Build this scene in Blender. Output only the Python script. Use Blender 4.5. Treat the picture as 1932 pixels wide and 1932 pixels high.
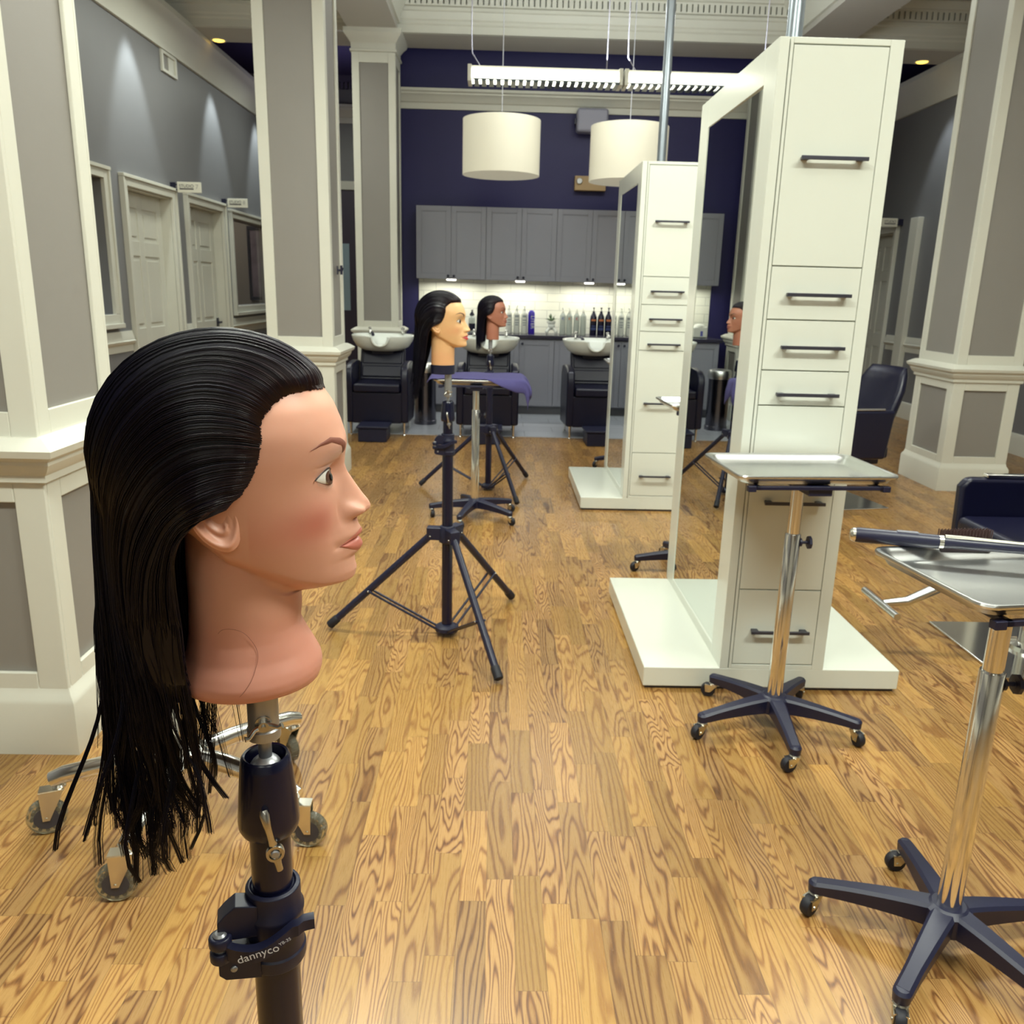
import bpy, bmesh, math, random
import numpy as np
from mathutils import Vector, Matrix
random.seed(7); rng = np.random.default_rng(7)
sc = bpy.context.scene
for o in list(bpy.data.objects): bpy.data.objects.remove(o)
C = sc.collection
PI = math.pi
def lin(c):
    c = c / 255.0
    return c / 12.92 if c <= 0.04045 else ((c + 0.055) / 1.055) ** 2.4
def rgb(r, g, b): return (lin(r), lin(g), lin(b), 1.0)

# ------------------------------------------------------------ camera
cam = bpy.data.cameras.new('camera'); camo = bpy.data.objects.new('camera', cam); C.objects.link(camo)
cam.sensor_width = 36; cam.lens = 36 * 1580 / 1932; cam.clip_start = 0.05
pitch, yaw, roll = math.radians(14.9606), math.radians(1.2896), math.radians(1.4665)
fw = Vector((math.sin(yaw) * math.cos(pitch), math.cos(yaw) * math.cos(pitch), -math.sin(pitch)))
r0 = Vector((math.cos(yaw), -math.sin(yaw), 0)); dn = -(r0.cross(fw))
Rv = math.cos(roll) * r0 - math.sin(roll) * dn
Dv = math.sin(roll) * r0 + math.cos(roll) * dn
camo.matrix_world = Matrix(((Rv.x, -Dv.x, -fw.x, 0), (Rv.y, -Dv.y, -fw.y, 0), (Rv.z, -Dv.z, -fw.z, 1.45), (0, 0, 0, 1)))
cam.dof.use_dof = True; cam.dof.focus_distance = 0.74; cam.dof.aperture_fstop = 29.44 / 1.5
sc.camera = camo
sc.view_settings.view_transform = 'Standard'; sc.view_settings.look = 'None'
sc.view_settings.gamma = 1.0; sc.view_settings.use_curve_mapping = False
sc.view_settings.exposure = -0.05

# ------------------------------------------------------------ world and lights
w = bpy.data.worlds.new('world'); sc.world = w; w.use_nodes = True
w.node_tree.nodes['Background'].inputs[0].default_value = (0.75, 0.78, 0.9, 1)
w.node_tree.nodes['Background'].inputs[1].default_value = 0.25
def area(name, loc, sx, sy, power, col=(0.94, 0.985, 0.875), rot=(0, 0, 0)):
    l = bpy.data.lights.new(name, 'AREA'); l.shape = 'RECTANGLE'; l.size = sx; l.size_y = sy
    l.energy = power; l.color = col
    o = bpy.data.objects.new(name, l); o.location = loc; o.rotation_euler = rot; C.objects.link(o)
    return o
# the room's rows of hanging fluorescent lamps (the row in view is built as lamps further down)
for yy, pw in ((-3.0, 18), (0.75, 84), (3.9, 70)):
    for xx in (-0.6, 1.9):
        area('fluorescent_light', (xx, yy, 3.35), 1.3, 0.35, pw)
        area('fluorescent_uplight', (xx, yy, 3.42), 1.3, 0.3, pw * 1.0, (0.88, 0.97, 1.0), (PI, 0, 0))
area('aisle_fill', (-2.45, 4.2, 3.9), 0.4, 1.2, 26)  # fill lights added to brighten the side aisles, no fixtures built
area('aisle_fill', (-2.35, 8.4, 3.9), 0.4, 1.6, 40)
area('aisle_fill', (-2.35, 11.6, 3.9), 0.4, 1.2, 20)
area('aisle_fill', (4.3, 4.5, 3.9), 0.4, 1.5, 14)
area('aisle_fill', (4.3, 9.4, 3.9), 0.4, 1.2, 6)
area('rear_bay_fill', (-2.3, 12.0, 3.5), 0.4, 0.8, 4, (0.8, 0.78, 1.0), (PI, 0, 0))  # upward fill added to lift the ceiling of the rear bay
area('rear_bay_fill', (3.6, 12.0, 3.5), 0.4, 0.8, 4, (0.8, 0.78, 1.0), (PI, 0, 0))
area('studio_room_fill', (-4.5, 12.4, 3.0), 0.5, 0.5, 22, (1.0, 0.78, 0.55))  # warm fill added to brighten the room behind the left window
area('fluorescent_light', (0.95, 8.0, 3.75), 2.2, 0.3, 34, (0.92, 0.97, 1.0))  # added fill behind the row in view, no lamp hangs here
area('fluorescent_uplight', (0.95, 7.26, 3.2), 2.2, 0.3, 80, (0.88, 0.97, 1.0), (PI, 0, 0))
def spot(name, loc, power, ang, col, rot=(0, 0, 0), blend=0.6, size=0.04):
    l = bpy.data.lights.new(name, 'SPOT'); l.energy = power; l.spot_size = math.radians(ang); l.spot_blend = blend
    l.color = col; l.shadow_soft_size = size
    o = bpy.data.objects.new(name, l); o.location = loc; o.rotation_euler = rot; C.objects.link(o)
    return o
for yy in (6.6, 8.45, 10.75, 12.6):      # wall washers over the left and right walls
    spot('wall_washer_light', (-3.08, yy, 3.95), 105, 54, (0.86, 0.97, 0.97), (0, math.radians(11), 0))
for yy in (10.2, 12.4):
    spot('wall_washer_light', (4.72, yy, 3.95), 50, 54, (0.86, 0.95, 1.0), (0, math.radians(-11), 0))

# ------------------------------------------------------------ materials
MATS = {}
def principled(name, col, rough=0.5, metal=0.0, spec=0.5, **kw):
    if name in MATS: return MATS[name]
    m = bpy.data.materials.new(name); m.use_nodes = True
    b = m.node_tree.nodes['Principled BSDF']
    b.inputs['Base Color'].default_value = col if len(col) == 4 else (*col, 1)
    b.inputs['Roughness'].default_value = rough; b.inputs['Metallic'].default_value = metal
    b.inputs['Specular IOR Level'].default_value = spec
    for k, v in kw.items(): b.inputs[k].default_value = v
    MATS[name] = m
    return m
def noisy(m, scale=30, amt=0.06, bump=0.0, stretch=(1, 1, 1)):
    """slight procedural wear: value variation, roughness variation and optional bump"""
    nt = m.node_tree; b = nt.nodes['Principled BSDF']; N = nt.nodes; L = nt.links
    tc = N.new('ShaderNodeTexCoord'); mp = N.new('ShaderNodeMapping'); mp.inputs['Scale'].default_value = stretch
    no = N.new('ShaderNodeTexNoise'); no.inputs['Scale'].default_value = scale; no.inputs['Detail'].default_value = 4
    L.new(tc.outputs['Object'], mp.inputs[0]); L.new(mp.outputs[0], no.inputs['Vector'])
    col = b.inputs['Base Color'].default_value[:]
    mx = N.new('ShaderNodeMix'); mx.data_type = 'RGBA'
    mx.inputs[6].default_value = tuple(c * (1 - amt) for c in col[:3]) + (1,)
    mx.inputs[7].default_value = tuple(min(1, c * (1 + amt)) for c in col[:3]) + (1,)
    L.new(no.outputs['Fac'], mx.inputs[0]); L.new(mx.outputs[2], b.inputs['Base Color'])
    if bump:
        bp = N.new('ShaderNodeBump'); bp.inputs['Strength'].default_value = bump; bp.inputs['Distance'].default_value = 0.002
        L.new(no.outputs['Fac'], bp.inputs['Height']); L.new(bp.outputs[0], b.inputs['Normal'])
    return m
def emit(name, col, s):
    if name in MATS: return MATS[name]
    m = principled(name, col, 0.5); b = m.node_tree.nodes['Principled BSDF']
    b.inputs['Emission Color'].default_value = col if len(col) == 4 else (*col, 1); b.inputs['Emission Strength'].default_value = s
    return m
white_lacquer = noisy(principled('white_lacquer', rgb(216, 219, 208), 0.16, spec=0.5), 3, 0.015)
white_paint = noisy(principled('white_trim_paint', rgb(212, 211, 198), 0.42), 6, 0.03)
grey_wall = noisy(principled('grey_wall_paint', rgb(124, 124, 126), 0.5), 5, 0.03, 0.03)
taupe_wall = noisy(principled('taupe_panel_paint', rgb(138, 134, 128), 0.5), 5, 0.03)
navy_wall = noisy(principled('navy_wall_paint', rgb(26, 22, 80), 0.5), 5, 0.05)
ceil_paint = noisy(principled('ceiling_paint', rgb(192, 188, 178), 0.7), 5, 0.03)
dark_ceiling = noisy(principled('dark_ceiling_tone', rgb(52, 44, 88), 0.8), 5, 0.04)  # darker navy tone for the ceiling beyond the cross beam
cab_grey = noisy(principled('grey_cabinet_paint', rgb(138, 139, 149), 0.4), 6, 0.03)
counter_dark = noisy(principled('dark_countertop', rgb(44, 42, 60), 0.25), 60, 0.2)
black_plastic = noisy(principled('black_plastic', rgb(22, 24, 50), 0.42), 80, 0.1)
black_gloss = principled('black_gloss_metal', rgb(14, 16, 42), 0.22)
black_metal = noisy(principled('black_powder_coat', rgb(24, 25, 50), 0.38), 60, 0.08)
black_leather = noisy(principled('black_leather', rgb(11, 12, 38), 0.33), 120, 0.12, 0.15)
chrome = principled('chrome', (0.82, 0.82, 0.80), 0.10, 1.0)
steel = noisy(principled('brushed_steel', (0.62, 0.63, 0.62), 0.30, 1.0), 20, 0.06, 0, (60, 2, 2))
alu = noisy(principled('cast_aluminium', (0.40, 0.41, 0.43), 0.36, 0.75), 60, 0.1)
nickel = principled('nickel', (0.52, 0.50, 0.46), 0.25, 1.0)
handle_metal = noisy(principled('dark_handle_metal', rgb(74, 74, 84), 0.35, 0.6), 60, 0.1)
galv = noisy(principled('grey_conduit', rgb(150, 158, 166), 0.3, 0.7), 20, 0.05)
ceramic = principled('white_ceramic', rgb(226, 230, 222), 0.09)
mirror_m = principled('mirror_glass', (0.80, 0.84, 0.82), 0.0, 1.0)
rubber = principled('black_rubber', rgb(20, 20, 30), 0.6)
clear_plastic = principled('clear_wheel_plastic', (0.62, 0.58, 0.42, 1), 0.08, **{'Transmission Weight': 0.85, 'IOR': 1.45})
towel_m = noisy(principled('purple_terry_cloth', rgb(66, 61, 108), 0.95), 400, 0.25, 0.8)
gap_shade = principled('toe_gap_shade', rgb(70, 70, 80), 0.7)  # dark tone standing in for the shadow gap under the platforms
brass_m = principled('beige_metal', rgb(176, 148, 104), 0.4)
sign_white = principled('sign_white', rgb(226, 224, 208), 0.4)
ink = principled('dark_ink', rgb(60, 58, 66), 0.6)

def floor_material():
    m = bpy.data.materials.new('oak_strip_floor'); m.use_nodes = True
    nt = m.node_tree; N = nt.nodes; L = nt.links; b = N['Principled BSDF']
    def math_(op, a, b_=None, c=None):
        n = N.new('ShaderNodeMath'); n.operation = op
        for i, v in enumerate((a, b_, c)):
            if v is None: continue
            if isinstance(v, (int, float)): n.inputs[i].default_value = v
            else: L.new(v, n.inputs[i])
        return n.outputs[0]
    def comb(x, y, z=0.0):
        n = N.new('ShaderNodeCombineXYZ')
        for i, v in enumerate((x, y, z)):
            if isinstance(v, (int, float)): n.inputs[i].default_value = v
            else: L.new(v, n.inputs[i])
        return n.outputs[0]
    geo = N.new('ShaderNodeNewGeometry'); sp = N.new('ShaderNodeSeparateXYZ'); L.new(geo.outputs['Position'], sp.inputs[0])
    x, y = sp.outputs[0], sp.outputs[1]
    W_ = 0.068
    xi = math_('DIVIDE', x, W_); i = math_('FLOOR', xi); xf = math_('FRACT', xi)
    wn = N.new('ShaderNodeTexWhiteNoise'); wn.noise_dimensions = '1D'; L.new(i, wn.inputs['W'])
    Lr = math_('MULTIPLY_ADD', wn.outputs['Value'], 0.16, 0.34)
    yi = math_('DIVIDE', math_('MULTIPLY_ADD', wn.outputs['Value'], 7.3, y), Lr)
    j = math_('FLOOR', yi); yf = math_('FRACT', yi)
    wn2 = N.new('ShaderNodeTexWhiteNoise'); wn2.noise_dimensions = '2D'; L.new(comb(i, j), wn2.inputs['Vector'])
    sc3 = N.new('ShaderNodeSeparateColor'); L.new(wn2.outputs['Color'], sc3.inputs[0])
    ra, rb, rc = sc3.outputs[0], sc3.outputs[1], sc3.outputs[2]
    # cathedral grain: contour lines of a noise field stretched along the strip
    px = math_('MULTIPLY_ADD', ra, 37.0, x); py = math_('MULTIPLY_ADD', rb, 53.0, math_('MULTIPLY', y, 0.13))
    n1 = N.new('ShaderNodeTexNoise'); n1.inputs['Scale'].default_value = 12; n1.inputs['Detail'].default_value = 2.0; n1.inputs['Roughness'].default_value = 0.4
    L.new(comb(px, py, rc), n1.inputs['Vector'])
    freq = math_('MULTIPLY_ADD', rc, 110, 90)
    phase = math_('ADD', math_('MULTIPLY', math_('MULTIPLY', n1.outputs['Fac'], freq), math_('MULTIPLY_ADD', wn2.outputs['Value'], 0.7, 0.3)), math_('MULTIPLY', x, math_('MULTIPLY_ADD', rb, 520, 60)))
    ring = math_('SINE', phase)
    ring = math_('MULTIPLY_ADD', ring, 0.5, 0.5); ring = math_('POWER', ring, 3.0)
    n2 = N.new('ShaderNodeTexNoise'); n2.inputs['Scale'].default_value = 1.0; n2.inputs['Detail'].default_value = 3
    L.new(comb(math_('MULTIPLY', px, 420), math_('MULTIPLY', y, 16), ra), n2.inputs['Vector'])
    fib = math_('MULTIPLY_ADD', n2.outputs['Fac'], 1.6, -0.3)
    n3 = N.new('ShaderNodeTexNoise'); n3.inputs['Scale'].default_value = 2.0; n3.inputs['Detail'].default_value = 3
    L.new(geo.outputs['Position'], n3.inputs['Vector'])
    ringm = math_('MULTIPLY', ring, math_('MULTIPLY_ADD', fib, 0.8, 0.40))
    ringm = math_('MULTIPLY', ringm, math_('MULTIPLY_ADD', rc, 0.60, 0.45))
    cr = N.new('ShaderNodeValToRGB'); e = cr.color_ramp.elements
    e[0].position = 0; e[0].color = rgb(168, 129, 76); e[1].position = 1; e[1].color = rgb(82, 50, 27)
    k = cr.color_ramp.elements.new(0.45); k.color = rgb(138, 96, 53)
    L.new(ringm, cr.inputs[0])
    tone = math_('MULTIPLY_ADD', ra, 0.42, 0.72); tone = math_('MULTIPLY', tone, math_('MULTIPLY_ADD', n3.outputs['Fac'], 0.3, 0.85))
    tone = math_('MULTIPLY', tone, math_('MULTIPLY_ADD', fib, 0.16, 0.92))
    # joints between the strips
    ex = math_('MINIMUM', xf, math_('SUBTRACT', 1.0, xf)); ex = math_('MULTIPLY', ex, W_)
    ey = math_('MINIMUM', yf, math_('SUBTRACT', 1.0, yf)); ey = math_('MULTIPLY', ey, Lr)
    seam = math_('LESS_THAN', math_('MINIMUM', ex, ey), 0.0006)
    tone = math_('MULTIPLY', tone, math_('MULTIPLY_ADD', seam, -0.42, 1.0))
    mx = N.new('ShaderNodeMix'); mx.data_type = 'RGBA'; mx.blend_type = 'MULTIPLY'; mx.inputs[0].default_value = 1
    L.new(cr.outputs[0], mx.inputs[6])
    cc = N.new('ShaderNodeCombineColor'); L.new(tone, cc.inputs[0]); L.new(tone, cc.inputs[1]); L.new(math_('MULTIPLY', tone, math_('MULTIPLY_ADD', rc, 0.25, 0.85)), cc.inputs[2])
    L.new(cc.outputs[0], mx.inputs[7]); L.new(mx.outputs[2], b.inputs['Base Color'])
    L.new(math_('MULTIPLY_ADD', fib, 0.10, 0.24), b.inputs['Roughness'])
    bp = N.new('ShaderNodeBump'); bp.inputs['Strength'].default_value = 0.12; bp.inputs['Distance'].default_value = 0.001
    L.new(math_('ADD', math_('MULTIPLY', fib, 0.35), math_('MULTIPLY', seam, -1.0)), bp.inputs['Height']); L.new(bp.outputs[0], b.inputs['Normal'])
    b.inputs['Specular IOR Level'].default_value = 0.5
    return m
oak_floor = floor_material()
def tile_material(name, c1, c2, mortar, w_, h_, rough, vertical=False, msize=0.004):
    m = bpy.data.materials.new(name); m.use_nodes = True
    nt = m.node_tree; N = nt.nodes; L = nt.links; b = N['Principled BSDF']
    geo = N.new('ShaderNodeNewGeometry'); sp = N.new('ShaderNodeSeparateXYZ'); L.new(geo.outputs['Position'], sp.inputs[0])
    cb = N.new('ShaderNodeCombineXYZ'); L.new(sp.outputs[0], cb.inputs[0]); L.new(sp.outputs[2 if vertical else 1], cb.inputs[1])
    br = N.new('ShaderNodeTexBrick'); br.inputs['Scale'].default_value = 1; br.inputs['Brick Width'].default_value = w_; br.inputs['Row Height'].default_value = h_
    br.inputs['Mortar Size'].default_value = msize; br.inputs['Color1'].default_value = c1; br.inputs['Color2'].default_value = c2; br.inputs['Mortar'].default_value = mortar
    L.new(cb.outputs[0], br.inputs['Vector']); L.new(br.outputs['Color'], b.inputs['Base Color']); b.inputs['Roughness'].default_value = rough
    bp = N.new('ShaderNodeBump'); bp.invert = True; bp.inputs['Strength'].default_value = 0.3; bp.inputs['Distance'].default_value = 0.002
    L.new(br.outputs['Fac'], bp.inputs['Height']); L.new(bp.outputs[0], b.inputs['Normal'])
    return m
floor_tile_m = tile_material('grey_floor_tile', rgb(184, 188, 196), rgb(172, 176, 186), rgb(136, 140, 148), 0.6, 0.3, 0.3)
splash_m = tile_material('white_wall_tile', rgb(222, 222, 206), rgb(214, 216, 202), rgb(176, 178, 168), 0.30, 0.10, 0.18, True, 0.003)

# ------------------------------------------------------------ mesh helpers
class M:
    def __init__(s): s.v = []; s.f = []
    def add(s, vs, fs):
        n = len(s.v); s.v += [tuple(v) for v in vs]; s.f += [tuple(i + n for i in f) for f in fs]; return s
    def box(s, x0, x1, y0, y1, z0, z1, mat=None):
        vs = [(x, y, z) for x in (x0, x1) for y in (y0, y1) for z in (z0, z1)]
        if mat is not None: vs = [mat @ Vector(v) for v in vs]
        return s.add(vs, [(0, 1, 3, 2), (4, 6, 7, 5), (0, 4, 5, 1), (2, 3, 7, 6), (0, 2, 6, 4), (1, 5, 7, 3)])
    def ring_tube(s, rings, cap=True):
        n = len(rings[0]); b = len(s.v); fs = []
        for k in range(len(rings) - 1):
            for i in range(n):
                j = (i + 1) % n; fs.append((k * n + i, k * n + j, (k + 1) * n + j, (k + 1) * n + i))
        if cap: fs += [tuple(range(n - 1, -1, -1)), tuple((len(rings) - 1) * n + i for i in range(n))]
        return s.add([p for r in rings for p in r], fs)
    def tube(s, pts, rad, seg=12, cap=True):
        pts = [Vector(p) for p in pts]; rings = []
        rr = rad if isinstance(rad, (list, tuple)) else [rad] * len(pts)
        t = (pts[1] - pts[0]).normalized(); u = t.orthogonal().normalized()
        for k, p in enumerate(pts):
            a = pts[max(k - 1, 0)]; c = pts[min(k + 1, len(pts) - 1)]
            t = (c - a).normalized(); u = (u - t * u.dot(t)).normalized(); v = t.cross(u)
            rings.append([p + (u * math.cos(2 * PI * i / seg) + v * math.sin(2 * PI * i / seg)) * rr[k] for i in range(seg)])
        return s.ring_tube(rings, cap)
    def cyl(s, p0, p1, r0, r1=None, seg=24):
        return s.tube([p0, p1], [r0, r0 if r1 is None else r1], seg)
    def lathe(s, prof, seg=32, c=(0, 0, 0), mat=None, cap=True):
        rings = []
        for r, z in prof:
            ring = [Vector((c[0] + r * math.cos(2 * PI * i / seg), c[1] + r * math.sin(2 * PI * i / seg), c[2] + z)) for i in range(seg)]
            rings.append([mat @ p for p in ring] if mat is not None else ring)
        return s.ring_tube(rings, cap)
    def prism(s, poly, axis, a, b):
        """poly of 2D points extruded along axis (0,1,2) from a to b"""
        def P(p, h):
            q = [p[0], p[1]]; q.insert(axis, h); return tuple(q)
        n = len(poly)
        vs = [P(p, a) for p in poly] + [P(p, b) for p in poly]
        fs = [tuple(range(n))[::-1], tuple(range(n, 2 * n))] + [(i, (i + 1) % n, n + (i + 1) % n, n + i) for i in range(n)]
        return s.add(vs, fs)
    def sphere(s, c, r, seg=20, rings=12, sx=1, sy=1, sz=1):
        prof = [(max(1e-4, r * math.sin(PI * k / rings)), -r * math.cos(PI * k / rings)) for k in range(rings + 1)]
        b = len(s.v); s.lathe(prof, seg)
        for i in range(b, len(s.v)):
            v = s.v[i]; s.v[i] = (c[0] + v[0] * sx, c[1] + v[1] * sy, c[2] + v[2] * sz)
        return s
    def grid(s, P, closed_u=False):
        nu, nv = len(P), len(P[0]); fs = []
        for i in range(nu if closed_u else nu - 1):
            for j in range(nv - 1):
                k = (i + 1) % nu; fs.append((i * nv + j, k * nv + j, k * nv + j + 1, i * nv + j + 1))
        return s.add([p for row in P for p in row], fs)
def obj(name, m, mat, parent=None, smooth=35, bevel=0.0, solid=0.0):
    me = bpy.data.meshes.new(name); me.from_pydata([tuple(v) for v in m.v], [], m.f); me.update()
    bm = bmesh.new(); bm.from_mesh(me); bmesh.ops.recalc_face_normals(bm, faces=bm.faces); bm.to_mesh(me); bm.free()
    me.materials.append(mat)
    if smooth:
        me.polygons.foreach_set('use_smooth', [True] * len(me.polygons))
        if smooth < 180: me.set_sharp_from_angle(angle=math.radians(smooth))
    o = bpy.data.objects.new(name, me); C.objects.link(o)
    if parent is not None: o.parent = parent
    if solid:
        md = o.modifiers.new('solid', 'SOLIDIFY'); md.thickness = solid; md.offset = 0
    if bevel:
        md = o.modifiers.new('bevel', 'BEVEL'); md.width = bevel; md.segments = 2; md.limit_method = 'ANGLE'; md.angle_limit = math.radians(40); md.harden_normals = True
    return o
def tag(o, label, cat, group=None):
    o['label'] = label; o['category'] = cat
    if group: o['group'] = group
    return o
def thing(name, label, cat, loc=(0, 0, 0), rotz=0.0, group=None):
    o = bpy.data.objects.new(name, None); C.objects.link(o); o.empty_display_size = 0.1
    o.location = loc; o.rotation_euler = (0, 0, rotz)
    return tag(o, label, cat, group)
def struct(name, m, mat, parent=None, **kw):
    o = obj(name, m, mat, parent, **kw)
    if parent is None: o['kind'] = 'structure'
    return o
def struct_root(name, loc=(0, 0, 0), rotz=0):
    o = bpy.data.objects.new(name, None); C.objects.link(o); o.location = loc; o.rotation_euler = (0, 0, rotz); o['kind'] = 'structure'
    return o
def dup(root, loc, rotz, label, group=None):
    r = root.copy(); C.objects.link(r); r.location = loc; r.rotation_euler = (0, 0, rotz); r['label'] = label
    if group: r['group'] = group
    def rec(src, dst):
        for ch in list(src.children):
            c = ch.copy(); C.objects.link(c); c.parent = dst; rec(ch, c)
    rec(root, r)
    return r
def lettering(name, text, size, mat, parent, loc, rot, extrude=0.0004, align='CENTER', squash=1.0):
    cu = bpy.data.curves.new(name, 'FONT'); cu.body = text; cu.size = size; cu.extrude = extrude
    cu.align_x = align; cu.align_y = 'CENTER'
    t = bpy.data.objects.new('text_source', cu); C.objects.link(t)
    bpy.context.view_layer.update()
    me = bpy.data.meshes.new_from_object(t.evaluated_get(bpy.context.evaluated_depsgraph_get()))
    bpy.data.objects.remove(t)
    me.materials.clear(); me.materials.append(mat)
    o = bpy.data.objects.new(name, me); C.objects.link(o); o.parent = parent
    o.location = loc; o.rotation_euler = rot; o.scale = (squash, 1, 1)
    return o
# ============================================================ STRUCTURE
struct('floor', M().box(-6.2, 8.2, -5.5, 13.7, -0.06, 0.0), oak_floor, smooth=0)
struct('floor_tiled', M().box(-1.62, 3.45, 8.37, 10.5, -0.02, 0.004), floor_tile_m, smooth=0)
struct('ceiling', M().box(-6.2, 8.2, -5.5, 10.4, 4.42, 4.5), ceil_paint, smooth=0)
struct('ceiling_rear', M().box(-6.2, 8.2, 10.4, 13.7, 4.40, 4.5), dark_ceiling, smooth=0)
struct('wall_front', M().box(-6.2, 8.2, -5.6, -5.5, 0, 4.5), principled('front_wall_paint', rgb(190, 188, 178), 0.5), smooth=0)
struct('wall_back', M().box(-1.25, 3.45, 10.5, 10.64, 0, 4.42), navy_wall, smooth=0)
struct('wall_far', M().box(-6.2, 8.2, 13.6, 13.7, 0, 4.5), grey_wall, smooth=0)
struct('wall_outer_left', M().box(-6.3, -6.2, -5.6, 13.7, 0, 4.5), taupe_wall, smooth=0)
struct('wall_outer_right', M().box(8.2, 8.3, -5.6, 13.7, 0, 4.5), taupe_wall, smooth=0)

def wall_with_holes(name, x0, x1, y0, y1, z1, holes, mat):
    """holes: (ya, yb, za, zb) sorted in y"""
    m = M(); y = y0
    for ya, yb, za, zb in holes:
        m.box(x0, x1, y, ya, 0, z1); m.box(x0, x1, ya, yb, zb, z1)
        if za > 0: m.box(x0, x1, ya, yb, 0, za)
        y = yb
    m.box(x0, x1, y, y1, 0, z1)
    return struct(name, m, mat, smooth=0)
LW = -3.4
wall_with_holes('wall_left', LW - 0.16, LW, -5.5, 13.6, 4.0,
                [(6.45, 7.66, 1.14, 2.27), (8.12, 9.22, 0, 2.26), (9.70, 10.86, 0, 2.26), (11.24, 13.1, 1.14, 2.22)], grey_wall)
RW = 5.1
wall_with_holes('wall_right', RW, RW + 0.16, -5.5, 13.6, 4.0, [(11.25, 12.35, 0, 2.26)], grey_wall)

def crown_along_y(name, x, side, y0, y1, zb, zt, d):
    P = [(x, zb), (x + side * 0.03, zb), (x + side * 0.04, zb + 0.05), (x + side * d * 0.55, zb + (zt - zb) * 0.45),
         (x + side * d * 0.9, zt - 0.07), (x + side * d, zt - 0.05), (x + side * d, zt), (x, zt)]
    return struct(name, M().prism(P, 1, y0, y1), white_paint, smooth=30)
crown_along_y('trim_1', LW, 1, -5.5, 13.6, 3.66, 4.02, 0.16)
crown_along_y('trim_2', RW, -1, -5.5, 13.6, 3.66, 4.02, 0.16)
def crown_along_x(name, y, x0, x1, zb, zt, d):
    h = zt - zb
    P = [(y, zb), (y - 0.02, zb), (y - 0.02, zb + h * 0.32), (y - 0.04, zb + h * 0.36), (y - d * 0.55, zb + h * 0.62), (y - d * 0.8, zb + h * 0.72),
         (y - d * 0.8, zb + h * 0.80), (y - d, zb + h * 0.86), (y - d, zt), (y, zt)]
    return struct(name, M().prism(P, 0, x0, x1), white_paint, smooth=30)
crown_along_x('trim_3', 10.5, -1.27, 3.45, 3.41, 3.61, 0.13)
crown_along_x('trim_4', 13.6, -3.4, 5.1, 3.76, 4.0, 0.14)
m = M()
x = -3.3
while x < 5.0:
    m.box(x, x + 0.04, 13.52, 13.6, 4.22, 4.31); x += 0.062
m.box(-3.4, 5.1, 13.53, 13.6, 4.31, 4.4)
struct('trim_5', m, principled('dark_trim', rgb(78, 72, 100), 0.6), smooth=0)

# cross beam with a moulded face and a dentil course, and the two long beams
struct('beam_cross', M().box(-6.2, 8.2, 9.86, 10.4, 4.015, 4.42), ceil_paint, smooth=0)
y = 9.86
P = [(y, 4.015), (y - 0.06, 4.015), (y - 0.06, 4.085), (y - 0.075, 4.10), (y - 0.075, 4.125), (y - 0.09, 4.14), (y - 0.10, 4.205), (y - 0.12, 4.215),
     (y - 0.12, 4.245), (y - 0.09, 4.25), (y - 0.09, 4.345), (y - 0.2, 4.355), (y - 0.24, 4.42), (y, 4.42)]
struct('trim_6', M().prism(P, 0, -6.2, 8.2), white_paint, smooth=30)
m = M(); x = -3.36
while x < 5.1:
    m.box(x, x + 0.043, 9.70, 9.775, 4.262, 4.335); x += 0.0585
m.box(-3.4, 5.1, 9.70, 9.775, 4.335, 4.352); m.box(-3.4, 5.1, 9.70, 9.775, 4.248, 4.262)
struct('trim_7', m, white_paint, smooth=0)
struct('beam_left', M().box(-1.617, -1.10, -5.5, 9.74, 4.015, 4.42), ceil_paint, smooth=0)
struct('beam_right', M().box(3.06, 3.627, -5.5, 9.74, 4.015, 4.42), ceil_paint, smooth=0)
for k, (xx, sd) in enumerate(((-1.10, 1), (-1.617, -1), (3.06, -1), (3.627, 1))):
    P = [(xx, 4.07), (xx + sd * 0.03, 4.07), (xx + sd * 0.04, 4.16), (xx + sd * 0.10, 4.30), (xx + sd * 0.17, 4.36), (xx + sd * 0.17, 4.42), (xx, 4.42)]
    struct('trim_%d' % (8 + k), M().prism(P, 1, -5.5, 9.7), white_paint, smooth=30)

# square columns with panelled faces
def face_frames(m, x0, x1, y0, y1, z0, z1, st, rt, rb, t):
    for (a0, a1, f, ax, sg) in ((x0, x1, y0, 'y', -1), (x0, x1, y1, 'y', 1), (y0, y1, x0, 'x', -1), (y0, y1, x1, 'x', 1)):
        def put(u0, u1, w0, w1):
            lo, hi = (f - t, f) if sg < 0 else (f, f + t)
            if ax == 'y': m.box(u0, u1, lo, hi, w0, w1)
            else: m.box(lo, hi, u0, u1, w0, w1)
        q = t if ax == 'y' else 0
        put(a0 - q, a0 + st, z0, z1); put(a1 - st, a1 + q, z0, z1)
        put(a0 + st, a1 - st, z1 - rt, z1); put(a0 + st, a1 - st, z0, z0 + rb)
def frustum(m, x0, x1, y0, y1, levels):
    rings = [[(x0 - e, y0 - e, z), (x1 + e, y0 - e, z), (x1 + e, y1 + e, z), (x0 - e, y1 + e, z)] for e, z in levels]
    return m.ring_tube(rings)
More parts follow.
